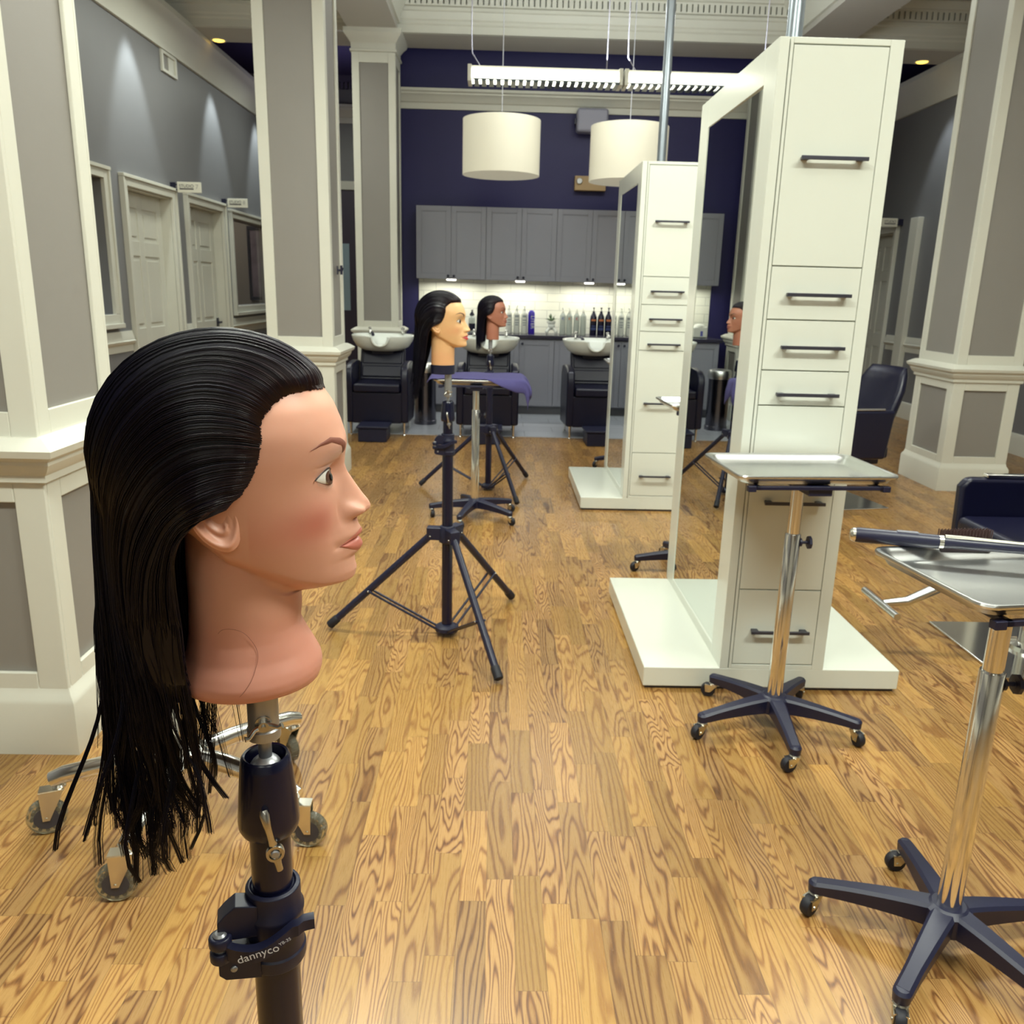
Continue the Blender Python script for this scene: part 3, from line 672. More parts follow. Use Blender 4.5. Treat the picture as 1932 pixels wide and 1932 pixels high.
# ============================================================ CHROME STOOL (left foreground)
r = thing('rolling_stool', 'chrome five-legged stool on clear casters behind the foreground mannequin hair', 'stool', (-0.822, 2.071, 0))
for k in range(5):
    a = D(-95) + k * 2 * PI / 5; u = Vector((math.cos(a), math.sin(a), 0))
    leg = obj('leg', M().tube([u * 0.0 + Vector((0, 0, 0.190)), u * 0.12 + Vector((0, 0, 0.190)), u * 0.22 + Vector((0, 0, 0.182)), u * 0.32 + Vector((0, 0, 0.166)), u * 0.352 + Vector((0, 0, 0.154))], [0.025, 0.025, 0.0245, 0.0235, 0.021], 22), chrome, r)
    caster(leg, *(u * 0.335).xy, 0.142, (D(190), D(0), D(140), D(100), D(200))[k], 0.050, clear_plastic, principled('grey_wheel_hub', rgb(70, 70, 78), 0.3, 0.4), nickel_bright, 0.028)
obj('hub', M().lathe([(0.001, 0.155), (0.045, 0.157), (0.047, 0.172), (0.047, 0.21), (0.034, 0.222), (0.025, 0.222)], 28), chrome, r)
obj('gas_lift', M().lathe([(0.025, 0.215), (0.025, 0.38), (0.014, 0.382), (0.014, 0.475)], 24), chrome, r)
obj('seat', M().lathe([(0.001, 0.47), (0.15, 0.472), (0.172, 0.485), (0.178, 0.51), (0.172, 0.535), (0.15, 0.55), (0.001, 0.556)], 40), black_leather, r)
# ============================================================ WASH UNITS
def wash_unit(loc, rotz, label):
    r = thing('wash_unit', label, 'shampoo chair', loc, rotz, 'shampoo chairs with white basins')
    body = M().box(-0.245, 0.245, 0.03, 0.62, 0.125, 0.43)
    obj('seat_base', body, black_leather, r, smooth=0, bevel=0.012)
    for s in (-1, 1):
        prof = [(0.02, 0.13), (0.60, 0.10), (0.66, 0.35), (0.64, 0.62), (0.56, 0.70), (0.38, 0.715), (0.14, 0.70), (0.05, 0.67), (0.015, 0.60), (0.02, 0.5)]
        obj('arm_panel', M().prism(prof, 0, s * 0.232, s * 0.308), black_leather, r, smooth=30, bevel=0.022)
        for y in (0.06, 0.55): obj('leg', M().lathe([(0.0155, 0), (0.0155, 0.008), (0.010, 0.014), (0.0125, 0.07), (0.017, 0.135)], 16, (s * 0.262, y, 0)), chrome, r)
    obj('seat', M().box(-0.228, 0.228, 0.0, 0.50, 0.43, 0.515), black_leather, r, smooth=0, bevel=0.022)
    T = Matrix.Translation((0, 0.43, 0.50)) @ Matrix.Rotation(D(-24), 4, 'X')
    obj('backrest', M().box(-0.226, 0.226, -0.03, 0.06, 0.0, 0.37, T), black_leather, r, smooth=0, bevel=0.022)
    obj('lumbar_pad', M().box(-0.2, 0.2, -0.05, -0.02, 0.03, 0.15, T).box(-0.2, 0.2, -0.045, -0.02, 0.17, 0.30, T), black_leather, r, smooth=0, bevel=0.014)
    # basin
    rings = []; n = 48
    def ring(hx, hy, z, yc=0.56, e=2.5):
        out = []
        for k in range(n):
            a = 2 * PI * k / n; c_, s_ = math.cos(a), math.sin(a)
            x = hx * abs(c_) ** (2 / e) * (1 if c_ > 0 else -1); y = hy * abs(s_) ** (2 / e) * (1 if s_ > 0 else -1)
            zz = z
            if y < -0.05 and z > 0.86:          # neck cut-out in the front rim
                q = max(0.0, 1 - (abs(x) / 0.095) ** 2.4); zz = z - q * min(1, (-y - 0.05) / 0.10) * (z - 0.862)
            out.append((x, yc + y, zz))
        return out
    for hx, hy, z in ((0.10, 0.10, 0.795), (0.20, 0.18, 0.808), (0.265, 0.225, 0.845), (0.300, 0.252, 0.90), (0.314, 0.262, 0.940), (0.316, 0.264, 0.955), (0.308, 0.256, 0.962), (0.292, 0.24, 0.958), (0.275, 0.22, 0.93), (0.23, 0.18, 0.88), (0.12, 0.09, 0.85), (0.02, 0.02, 0.846)):
        rings.append(ring(hx, hy, z))
    bs = obj('basin', M().ring_tube(rings), ceramic, r, smooth=60)
    pts = []
    for k in range(19):
        a = PI + PI * k / 18; pts.append((0.085 * math.cos(a), 0.305 - 0.012 * math.sin(-a + PI) * 0, 0.945 + 0.088 * math.sin(a)))
    obj('neck_rest', M().tube(pts, 0.014, 12), ceramic, bs)
    obj('stand_column', M().box(-0.11, 0.11, 0.50, 0.70, 0.1, 0.81), black_plastic, r, smooth=0, bevel=0.01)
    tp = M()
    for x in (-0.16, 0.18): tp.lathe([(0.016, 0), (0.016, 0.02), (0.011, 0.028), (0.011, 0.045), (0.02, 0.052), (0.018, 0.066), (0.001, 0.07)], 14, (x, 0.76, 0.955))
    tp.tube([(0.18, 0.76, 0.99), (0.18, 0.72, 1.0), (0.185, 0.66, 0.985)], 0.009, 10)
    obj('tap', tp, chrome, bs)
    obj('spray_head', M().tube([(-0.135, 0.73, 0.965), (-0.12, 0.64, 0.975), (-0.105, 0.57, 0.955)], [0.010, 0.011, 0.017], 12), black_plastic, bs)
    obj('footrest', M().box(-0.135, 0.135, -0.32, -0.03, 0.0, 0.125).box(-0.15, 0.15, -0.335, -0.015, 0.128, 0.150), black_plastic, r, smooth=0, bevel=0.006)
    return r
u = wash_unit((-1.17, 8.22, 0), 0, 'black shampoo chair with white basin beside the paneled column, leftmost of three')
dup(u, (-0.085, 8.22, 0), 0, 'black shampoo chair with white basin behind the farthest mannequin head')
dup(u, (1.005, 8.24, 0), D(1.5), 'black shampoo chair with white basin partly behind the farther white tower')

# waste bin between the first two wash units
r = thing('waste_bin', 'round dark steel waste bin standing between two shampoo chairs', 'bin', (-0.765, 9.08, 0))
obj('body', M().lathe([(0.118, 0.0), (0.122, 0.005), (0.122, 0.045), (0.116, 0.05), (0.116, 0.56), (0.12, 0.565)], 40), principled('dark_steel', (0.16, 0.16, 0.20), 0.22, 1.0), r)
obj('lid', M().lathe([(0.124, 0.56), (0.126, 0.57), (0.126, 0.635), (0.118, 0.65), (0.08, 0.66), (0.001, 0.662)], 40), steel, r)

# ============================================================ CABINETS
def shaker(m, x0, x1, y, z0, z1, st=0.055):
    m.box(x0, x1, y, y + 0.012, z0, z1)
    m.box(x0, x0 + st, y - 0.008, y, z0, z1); m.box(x1 - st, x1, y - 0.008, y, z0, z1)
    m.box(x0 + st, x1 - st, y - 0.008, y, z1 - st, z1); m.box(x0 + st, x1 - st, y - 0.008, y, z0, z0 + st)
    m.box(x0 + st, x0 + st + 0.008, y - 0.004, y, z0 + st, z1 - st); m.box(x1 - st - 0.008, x1 - st, y - 0.004, y, z0 + st, z1 - st)
    m.box(x0 + st, x1 - st, y - 0.004, y, z1 - st - 0.008, z1 - st); m.box(x0 + st, x1 - st, y - 0.004, y, z0 + st, z0 + st + 0.008)
    return m
edges = [-0.957, -0.150, 0.665, 1.478, 2.29]
places = ['leftmost, above the first basin', 'second from the left, above the dispensing bottles', 'third from the left, above the black bottles', 'at the right end behind the towers']
for k in range(4):
    a, b = edges[k], edges[k + 1]; mid = (a + b) / 2
    r = thing('wall_cabinet', 'grey two-door wall cabinet ' + places[k], 'cabinet', (mid, 10.16, 1.535), 0, 'grey wall cabinets'); h = (b - a) / 2
    obj('carcass', M().box(-h, h, 0.012, 0.335, 0, 0.805), cab_grey, r, smooth=0)
    for s in (-1, 1):
        x0, x1 = (-h + 0.003, -0.002) if s < 0 else (0.002, h - 0.003)
        d = obj('door', shaker(M(), x0, x1, 0, 0.002, 0.803), cab_grey, r, smooth=0, bevel=0.0015)
        kx = -0.033 if s < 0 else 0.033
        obj('knob', M().cyl((kx, -0.008, 0.035), (kx, -0.024, 0.035), 0.006, seg=10).sphere((kx, -0.030, 0.035), 0.015, 14, 10, 1, .75, 1), black_metal, d)
    for x in (0.0,):
        o = obj('under_light', M().lathe([(0.001, -0.016), (0.05, -0.016), (0.056, -0.010), (0.056, 0.0)], 24, (x, 0.07, 0)), emit('puck_light', (1, 0.96, 0.86), 5), r)
    l = area('under_cabinet_light', (mid, 10.28, 1.515), 0.62, 0.05, 4.4, (1.0, 0.97, 0.86)); l.data.spread = D(170)
    l.location.z = 1.517
places = ['left of the farthest head, behind the bin', 'behind the farthest mannequin head', 'behind the shampoo chair by the towers', 'at the right end behind the towers']
for k in range(4):
    a, b = edges[k], edges[k + 1]; mid = (a + b) / 2; h = (b - a) / 2
    r = thing('base_cabinet', 'grey two-door base cabinet ' + places[k], 'cabinet', (mid, 9.90, 0), 0, 'grey base cabinets')
    obj('carcass', M().box(-h, h, 0.012, 0.59, 0.10, 0.888), cab_grey, r, smooth=0)
    obj('toe_kick', M().box(-h, h, 0.06, 0.1, 0.004, 0.10), principled('toe_kick_paint', rgb(96, 96, 100), 0.5), r, smooth=0)
    for s in (-1, 1):
        x0, x1 = (-h + 0.003, -0.002) if s < 0 else (0.002, h - 0.003)
        d = obj('door', shaker(M(), x0, x1, 0, 0.112, 0.876), cab_grey, r, smooth=0, bevel=0.0015)
        kx = -0.035 if s < 0 else 0.035
        obj('knob', M().cyl((kx, -0.008, 0.832), (kx, -0.024, 0.832), 0.006, seg=10).sphere((kx, -0.030, 0.832), 0.015, 14, 10, 1, .75, 1), black_metal, d)
tag(obj('countertop', M().box(-0.985, 2.32, 9.865, 10.495, 0.89, 0.93), counter_dark, smooth=0, bevel=0.004), 'long dark countertop running over the grey base cabinets', 'countertop')
struct('trim_15', M().box(-0.957, 2.29, 10.488, 10.5, 0.93, 1.54), splash_m, smooth=0)

# ============================================================ BOTTLES ON THE COUNTER
white_bottle = principled('white_bottle_plastic', rgb(222, 224, 214), 0.3)
clear_bottle = principled('pale_clear_plastic', rgb(206, 214, 206), 0.12, **{'Transmission Weight': 0.35})
dark_bottle = principled('black_bottle_plastic', rgb(18, 16, 44), 0.25)
purple_bottle = principled('purple_bottle_plastic', rgb(58, 40, 168), 0.3)
label_grey = principled('grey_print', rgb(150, 158, 160), 0.6); label_blue = principled('blue_print', rgb(92, 96, 170), 0.6)
label_orange = principled('orange_print', rgb(196, 118, 66), 0.6); label_red = principled('red_print', rgb(190, 60, 90), 0.6); label_navy = principled('navy_print', rgb(48, 62, 110), 0.6)
CT = 0.9305
def pump(m, z, s=1.0):
    m.lathe([(0.016 * s, z), (0.016 * s, z + 0.018), (0.005, z + 0.02), (0.005, z + 0.045), (0.012, z + 0.047), (0.012, z + 0.06), (0.001, z + 0.062)], 14)
    m.tube([(0, 0, z + 0.054), (0.0, -0.03, z + 0.055), (0.0, -0.042, z + 0.047)], 0.005, 8); return m
def bottle(name, x, y, label, cat, r_, h, shoulder, bm, pm, group, prints=(), capped=False):
    t = thing(name, label, cat, (x, y, CT), 0, group)
    obj('body', M().lathe([(0.001, 0), (r_ * .92, 0), (r_, 0.006), (r_, h - shoulder), (r_ * .9, h - shoulder * .6), (r_ * .6, h - shoulder * .25), (0.016, h), (0.001, h)], 24), bm, t)
    if capped: obj('cap', M().lathe([(r_ * .7, h - shoulder * .5), (r_ * .98, h - shoulder * .75), (r_ * .9, h - shoulder * .1), (r_ * .5, h + 0.02), (0.001, h + 0.022)], 24), pm, t)
    else: obj('pump', pump(M(), h), pm, t)
    for zz, hh, ww, mm in prints:
        P = [[((r_ + .0006) * math.sin(q), -(r_ + .0006) * math.cos(q), zz + e) for e in (0, hh)] for q in np.linspace(-ww, ww, 9)]
        obj('print', M().grid(P), mm, t, smooth=180)
    return t
wt = ['just right of the farthest mannequin face', 'second right of the farthest mannequin face', 'next to the purple bottle']
for k, x in enumerate((0.135, 0.228, 0.318)):
    bottle('pump_bottle', x, 10.2, 'white pump bottle with grey print ' + wt[k], 'bottle', 0.038, 0.265, 0.05, white_bottle, white_bottle, 'white pump bottles',
           [(0.19, 0.022, 0.6, label_grey), (0.15, 0.012, 0.6, label_grey), (0.12, 0.012, 0.6, label_grey), (0.095, 0.012, 0.5, label_grey)])
pb = bottle('shampoo_bottle', 0.402, 10.2, 'tall purple bottle on counter with white vertical lettering', 'bottle', 0.041, 0.25, 0.03, purple_bottle, purple_bottle, None, (), True)
lettering('lettering', 'LITER', 0.062, white_bottle, pb, (0.012, -0.0425, 0.135), (PI / 2, D(90), 0), 0.0004)
kb = [('blue', label_blue), ('orange', label_orange), ('red', label_red)]
for k, x in enumerate((0.775, 0.853, 0.940)):
    t = bottle('pump_bottle', x, 10.2, 'pale pump bottle with a %s letter on its front' % kb[k][0], 'bottle', 0.036, 0.25, 0.04, clear_bottle, white_bottle, 'pale pump bottles with a coloured letter')
    lettering('lettering', 'K', 0.05, kb[k][1], t, (0, -0.0375, 0.185), (PI / 2, 0, 0), 0.0004)
bottle('pump_bottle', 1.02, 10.22, 'plain pale pump bottle without a letter, left of the black bottles', 'bottle', 0.036, 0.25, 0.04, clear_bottle, white_bottle, None)
for k, x in enumerate((1.14, 1.230, 1.318)):
    bottle('pump_bottle', x, 10.2, 'black pump bottle with orange print, %s of three in a row' % ('leftmost', 'middle', 'rightmost')[k], 'bottle', 0.041, 0.262, 0.075, dark_bottle, dark_bottle, 'black pump bottles',
           [(0.165, 0.022, 0.7, label_orange), (0.06, 0.03, 0.8, label_navy), (0.10, 0.015, 0.6, label_navy)])
t = bottle('soap_bottle', -0.303, 10.2, 'clear pump bottle with black pump and black label between the heads', 'bottle', 0.042, 0.20, 0.04, clear_bottle, dark_bottle, None, [(0.02, 0.085, 1.1, dark_bottle)])
for q in t.children:
    if q.name.startswith('pump'):
        obj('pump_cone', M().lathe([(0.03, 0.198), (0.03, 0.205), (0.008, 0.245), (0.006, 0.26)], 18), dark_bottle, t)
t = thing('paper_dispenser', 'white rounded dispenser box at the left end of the counter', 'dispenser', (-0.78, 10.2, CT))
obj('body', M().box(-0.09, 0.09, -0.07, 0.07, 0, 0.13), white_bottle, t, smooth=0, bevel=0.02)
obj('lid', M().lathe([(0.07, 0.13), (0.06, 0.15), (0.03, 0.16), (0.001, 0.162)], 24), white_bottle, t)
obj('print', M().box(-0.03, 0.0, -0.0715, -0.07, 0.02, 0.08), label_blue, t, smooth=0)
# little white figure pot with a plant
t = thing('figure_planter', 'small white figurine pot with a green plant on the counter', 'planter', (0.640, 10.2, CT))
pot = M().sphere((0, 0, 0.09), 0.045, 20, 12, 1, 1, .85); pot.lathe([(0.03, 0.11), (0.05, 0.13), (0.052, 0.155), (0.044, 0.155), (0.04, 0.14), (0.001, 0.14)], 24)
obj('pot', pot, ceramic, t)
for s in (-1, 1): obj('leg', M().tube([(s * 0.02, -0.01, 0.07), (s * 0.045, -0.04, 0.05), (s * 0.055, -0.06, 0.02), (s * 0.05, -0.07, 0.016)], [0.02, 0.018, 0.018, 0.016], 12).sphere((s * 0.055, -0.065, 0.03), 0.028, 12, 8, .7, .6, 1), ceramic, t)
lf = M(); rg = random.Random(4)
for k in range(26):
    a = rg.uniform(0, 2 * PI); L_ = rg.uniform(0.05, 0.11); el = rg.uniform(0.2, 1.2)
    d_ = Vector((math.cos(a) * math.cos(el), math.sin(a) * math.cos(el) * .6, math.sin(el))); sd = d_.cross(Vector((0, 0, 1))).normalized() * 0.014
    p = Vector((0, 0, 0.15)); e = p + d_ * L_
    lf.add([p, p.lerp(e, .6) + sd, e, p.lerp(e, .6) - sd + Vector((0, 0, .004))], [(0, 1, 2, 3)])
obj('foliage', lf, principled('plant_green', rgb(96, 124, 88), 0.5), t, smooth=0)
obj('soil', M().lathe([(0.04, 0.135), (0.001, 0.146)], 16), principled('brown_soil', rgb(110, 84, 56), 0.9), t)

# ============================================================ STYLING CHAIRS (right)
def styling_chair(loc, rotz, label):
    """seat opens towards local -x"""
    r = thing('styling_chair', label, 'salon chair', loc, rotz, 'black styling chairs')
    obj('base_plate', M().box(-0.29, 0.29, -0.29, 0.29, 0.0, 0.012), chrome, r, smooth=0, bevel=0.005)
    obj('hydraulic_post', M().lathe([(0.09, 0.012), (0.085, 0.03), (0.05, 0.04), (0.05, 0.26), (0.032, 0.262), (0.032, 0.37)], 28), chrome, r)
    obj('seat_box', M().box(-0.25, 0.25, -0.25, 0.25, 0.36, 0.44), black_leather, r, smooth=0, bevel=0.015)
    obj('seat', M().box(-0.28, 0.22, -0.225, 0.225, 0.44, 0.54), black_leather, r, smooth=0, bevel=0.03)
    for s in (-1, 1):
        a = obj('arm_panel', M().prism([(-0.26, 0.36), (0.20, 0.36), (0.24, 0.70), (-0.24, 0.70), (-0.27, 0.66)], 1, s * 0.235, s * 0.295), black_leather, r, smooth=30, bevel=0.02)
        obj('arm_cap', M().box(-0.16, 0.16, *sorted((s * 0.245, s * 0.285)), 0.70, 0.716), chrome, a, smooth=0, bevel=0.005)
    rings = []
    for t in np.linspace(0, 1, 12):
        z = 0.42 + t * 0.56; xc = 0.205 + 0.17 * t + 0.02 * t * t; th = 0.055 - 0.012 * t; hw = 0.235 + 0.025 * math.sin(t * PI) - 0.05 * max(0, t - .75) / .25
        if t > 0.99: th *= .5
        ring = []
        for k in range(20):
            a = 2 * PI * k / 20; c_, s_ = math.cos(a), math.sin(a)
            y = hw * abs(s_) ** 0.45 * (1 if s_ > 0 else -1); ring.append((xc + th * abs(c_) ** 0.7 * (1 if c_ > 0 else -1) - 0.045 * (y / hw) ** 2, y, z))
        rings.append(ring)
    obj('backrest', M().ring_tube(rings), black_leather, r, smooth=60)
    obj('back_frame', M().box(0.17, 0.25, -0.16, 0.16, 0.30, 0.42), black_plastic, r, smooth=0, bevel=0.01)
    f = M().tube([(-0.22, 0, 0.37), (-0.34, 0, 0.33), (-0.45, 0, 0.27), (-0.56, 0, 0.215), (-0.66, 0, 0.205)], [0.017, 0.02, 0.022, 0.02, 0.014], 16)
    fr = obj('footrest', f, steel, r)
    obj('footrest_bar', M().cyl((-0.672, -0.158, 0.205), (-0.672, 0.158, 0.205), 0.0145, seg=18), steel, fr)
    return r
ch = styling_chair((2.31, 3.29, 0), 0, 'black styling chair with chrome T-bar footrest at the right edge')
dup(ch, (2.46, 5.93, 0), D(12), 'black styling chair with rounded back half hidden behind the nearer white tower')

# curling iron and brush lying on the right tray
r = thing('curling_iron', 'black curling iron with silver end lying across the tray at right edge', 'curling iron', (0.0, 0.0, 0.0))
A_ = Vector((0.822, 1.842, 0.921)); B_ = Vector((1.07, 1.775, 0.918)); dd = (B_ - A_).normalized(); Lh = (B_ - A_).length
r.location = A_; r.rotation_euler = (0, 0, math.atan2(dd.y, dd.x))
T = Matrix.Rotation(PI / 2, 4, 'Y')
obj('handle', M().lathe([(0.001, 0.012), (0.0165, 0.012), (0.0175, 0.02), (0.0172, 0.08), (0.0165, 0.15), (0.0155, 0.19), (0.001, 0.19)], 24, mat=T), black_metal, r)
obj('end_cap', M().lathe([(0.001, 0.0), (0.011, 0.001), (0.0158, 0.006), (0.0165, 0.0125), (0.001, 0.0125)], 24, mat=T), nickel_bright, r)
obj('collar', M().lathe([(0.001, 0.189), (0.0158, 0.189), (0.0158, 0.198), (0.001, 0.198)], 24, mat=T), nickel_bright, r)
obj('barrel', M().lathe([(0.001, 0.197), (0.0145, 0.198), (0.0125, 0.23), (0.0115, 0.40), (0.006, 0.41), (0.001, 0.412)], 24, mat=T), black_metal, r)
obj('clamp_strip', M().tube([(0.20, -0.004, 0.014), (0.24, -0.004, 0.015), (0.39, -0.004, 0.012)], [0.005, 0.004, 0.003], 8), nickel_bright, r)
obj('switch', M().box(0.10, 0.145, -0.006, 0.006, 0.0145, 0.0185), principled('switch_grey', rgb(120, 120, 130), 0.3), r, smooth=0, bevel=0.001)
r = thing('hair_brush', 'dark brush with stiff bristles behind the curling iron on the tray', 'brush', (1.02, 1.825, 0.888), D(6))
obj('brush_head', M().box(0, 0.13, -0.015, 0.015, 0.0, 0.014).box(0.13, 0.25, -0.008, 0.008, 0.0, 0.012), principled('dark_brown_plastic', rgb(44, 32, 36), 0.4), r, smooth=0, bevel=0.004)
bm_ = M()
for i in range(16):
    for j in range(4): bm_.cyl((0.006 + i * 0.008, -0.01 + j * 0.0066, 0.012), (0.006 + i * 0.008, -0.01 + j * 0.0066, 0.052), 0.0014, seg=5)
b_ = obj('bristles', bm_, principled('bristle_brown', rgb(60, 36, 34), 0.5), r); b_['kind'] = 'stuff'

# ============================================================ LAMPS, SIGNS AND WALL FITTINGS
shade_m = emit('lamp_shade_fabric', rgb(205, 200, 178), 0.38); diff_m = emit('lamp_diffuser', (1.0, 1.0, 0.93), 1.5)
def pendant(x, y, z, label):
    r = thing('pendant_lamp', label, 'pendant lamp', (x, y, z), 0, 'white drum pendant lamps')
    h = 0.257; R = 0.385
    obj('shade', M().lathe([(R - 0.006, h), (R, h), (R, -h), (R - 0.006, -h)], 64).lathe([(0.01, h - 0.002), (R - 0.004, h - 0.002)], 48, cap=False), shade_m, r)
    obj('diffuser', M().lathe([(0.001, -h + 0.006), (R - 0.006, -h + 0.006), (R - 0.006, -h + 0.012), (0.001, -h + 0.012)], 48), diff_m, r)
    obj('cord', M().cyl((0, 0, h - 0.002), (0, 0, 4.41 - z), 0.004, seg=8), principled('white_cord', rgb(190, 190, 196), 0.4), r)
    obj('ceiling_cup', M().lathe([(0.06, 4.39 - z), (0.06, 4.418 - z), (0.001, 4.418 - z)], 20), white_paint, r)
    l = area('pendant_light', (x, y, z - h + 0.002), 0.6, 0.6, 16, (1, 0.96, 0.86)); l.data.shape = 'DISK'
pendant(0.004, 9.0, 2.796, 'white drum pendant lamp hanging left, over the farthest head')
pendant(1.276, 9.0, 2.766, 'white drum pendant lamp hanging right, partly behind the farther tower')

tube_m = emit('fluorescent_tube', (1.0, 1.0, 0.86), 7.0)
def fluorescent(x0, x1, label):
    xc = (x0 + x1) / 2; h = (x1 - x0) / 2
    r = thing('fluorescent_lamp', label, 'ceiling light', (xc, 7.26, 3.06), 0, 'hanging fluorescent lamps')
    obj('housing', M().box(-h, h, -0.05, 0.05, 0.045, 0.062).box(-h, -h + 0.03, -0.1, 0.1, -0.06, 0.06).box(h - 0.03, h, -0.1, 0.1, -0.06, 0.06), white_paint, r, smooth=0, bevel=0.003)
    for s in (-1, 1): obj('tube', M().cyl((-h + 0.03, s * 0.055, 0.018), (h - 0.03, s * 0.055, 0.018), 0.019, seg=14), tube_m, r)
    obj('reflector', M().box(-h + 0.03, h - 0.03, -0.105, -0.095, -0.038, -0.006).box(-h + 0.03, h - 0.03, 0.095, 0.105, -0.038, -0.006), emit('lit_reflector', (1, 1, 0.88), 3.0), r, smooth=0)
    m = M(); x = -h + 0.05
    while x < h - 0.05: m.box(x, x + 0.036, -0.1, 0.1, -0.058, -0.04); x += 0.058
    obj('louvre', m, principled('louvre_grey', rgb(46, 60, 60), 0.3), r, smooth=0)
    hm_ = principled('hanger_grey', rgb(150, 146, 156), 0.4, 0.5)
    obj('hanger', M().tube([(-h + 0.1, 0, 0.06), (-h + 0.03, 0, 0.16), (-h + 0.025, 0, 0.3), (-h + 0.02, 0, 1.345)], 0.004, 8), hm_, r)
    obj('hanger', M().cyl((h - 0.12, 0, 0.06), (h - 0.12, 0, 1.345), 0.0035, seg=8), hm_, r)
fluorescent(-0.27, 0.94, 'lit hanging fluorescent lamp, left one of the row')
fluorescent(0.955, 2.18, 'lit hanging fluorescent lamp, right one, cut by the nearer tower')

r = thing('wall_speaker', 'small grey speaker on the navy wall behind the right pendant', 'speaker', (1.035, 10.5, 3.315))
obj('cabinet', M().box(-0.18, 0.18, -0.2, -0.03, -0.13, 0.13), principled('speaker_grey', rgb(150, 150, 166), 0.4), r, smooth=0, bevel=0.035)
obj('wall_bracket', M().box(-0.05, 0.05, -0.04, 0, -0.05, 0.05).box(-0.2, -0.18, -0.14, -0.08, -0.04, 0.02), black_plastic, r, smooth=0)
r = thing('emergency_light', 'beige emergency light box with two lamp heads on navy wall', 'emergency light', (1.05, 10.5, 2.652))
obj('box', M().box(-0.182, 0.182, -0.1, 0, -0.08, 0.08), brass_m, r, smooth=0, bevel=0.008)
for s in (-1, 1): obj('lamp_head', M().lathe([(0.001, 0.0), (0.03, 0.0), (0.035, 0.01), (0.02, 0.03), (0.02, 0.035)], 16, mat=Matrix.Translation((s * 0.13, -0.13, 0.02)) @ Matrix.Rotation(-PI / 2, 4, 'X')), steel, r)

r = thing('wall_vent', 'white framed vent high on the left wall under the moulding', 'vent', (LW, 9.44, 3.555))
obj('frame', M().box(0, 0.025, -0.2, -0.16, -0.1, 0.1).box(0, 0.025, 0.16, 0.2, -0.1, 0.1).box(0, 0.025, -0.16, 0.16, 0.07, 0.1).box(0, 0.025, -0.16, 0.16, -0.1, -0.07), white_paint, r, smooth=0, bevel=0.003)
obj('panel', M().box(0.002, 0.010, 0.0, 0.16, -0.07, 0.07), white_paint, r, smooth=0)
obj('opening', M().box(0.0005, 0.004, -0.16, 0.0, -0.07, 0.07), taupe_wall, r, smooth=0)
def sign(x, y, z, side, text, label):
    r = thing('door_sign', label, 'sign', (x, y, z), 0, 'projecting studio door signs'); s = side
    obj('plate', M().box(*sorted((s * 0.07, s * 0.315)), -0.008, 0.008, -0.052, 0.052), sign_white, r, smooth=0, bevel=0.003)
    obj('bracket', M().box(*sorted((0, s * 0.05)), -0.014, 0.014, -0.035, 0.045).box(*sorted((0.05 * s, 0.08 * s)), -0.005, 0.005, -0.03, -0.018).box(*sorted((0.05 * s, 0.08 * s)), -0.005, 0.005, 0.018, 0.03), black_metal, r, smooth=0)
    cx = s * 0.165
    lettering('lettering', 'STUDIO', 0.044, ink, r, (cx, -0.0088, 0.010), (PI / 2, 0, 0), 0.0003, 'CENTER', 0.95)
    obj('underline', M().box(cx - 0.072, cx + 0.072, -0.0092, -0.008, -0.022, -0.010), ink, r, smooth=0)
    if text: lettering('lettering', text, 0.062, principled('light_print', rgb(170, 168, 160), 0.6), r, (s * 0.272, -0.0088, 0.004), (PI / 2, 0, 0), 0.0003)
sign(LW, 9.27, 2.372, 1, '7', 'white studio 7 sign sticking out beside the nearer left door top')
sign(LW, 10.93, 2.372, 1, '8', 'white studio sign with faint number sticking out beside the farther left door top')
sign(RW, 11.1, 2.37, -1, '', 'white studio sign sticking out of the wall right of the towers')
r = thing('coat_hook', 'small black hook on the side of the large grey column', 'hook', (-1.186, 6.43, 1.545))
obj('plate', M().box(0, 0.006, -0.02, 0.02, -0.03, 0.03), black_metal, r, smooth=0)
obj('peg', M().tube([(0.006, 0, 0), (0.035, 0, 0.0), (0.04, 0, 0.02)], 0.009, 10).cyl((0.03, 0, -0.03), (0.03, 0, 0.035), 0.009, seg=10), black_metal, r)
dl_m = emit('warm_downlight', (1.0, 0.62, 0.10), 3.0)
for x, y, lb in ((-3.14, 10.33, 'warm recessed downlight over the left wall'), (4.70, 10.30, 'warm recessed downlight over the right wall')):
    r = thing('downlight', lb, 'downlight', (x, y, 4.015), 0, 'recessed wall downlights')
    obj('lens', M().lathe([(0.001, -0.012), (0.05, -0.012), (0.062, -0.006), (0.062, 0.0)], 24), dl_m, r)
    obj('rim', M().lathe([(0.062, -0.002), (0.08, -0.008), (0.085, 0.0)], 24, cap=False), white_paint, r)
# framed picture in the room behind the left window
r = thing('framed_picture', 'dark framed picture seen through the window in the left wall', 'picture', (-3.72, 13.6, 1.72))
obj('frame', M().box(-0.155, -0.125, -0.035, 0, -0.55, 0.55).box(0.125, 0.155, -0.035, 0, -0.55, 0.55).box(-0.125, 0.125, -0.035, 0, 0.5, 0.55).box(-0.125, 0.125, -0.035, 0, -0.55, -0.5), black_metal, r, smooth=0)
pm_ = noisy(principled('dark_print', rgb(110, 104, 122), 0.3), 5, 0.75)
obj('print', M().box(-0.125, 0.125, -0.012, -0.004, -0.5, 0.5), pm_, r, smooth=0)
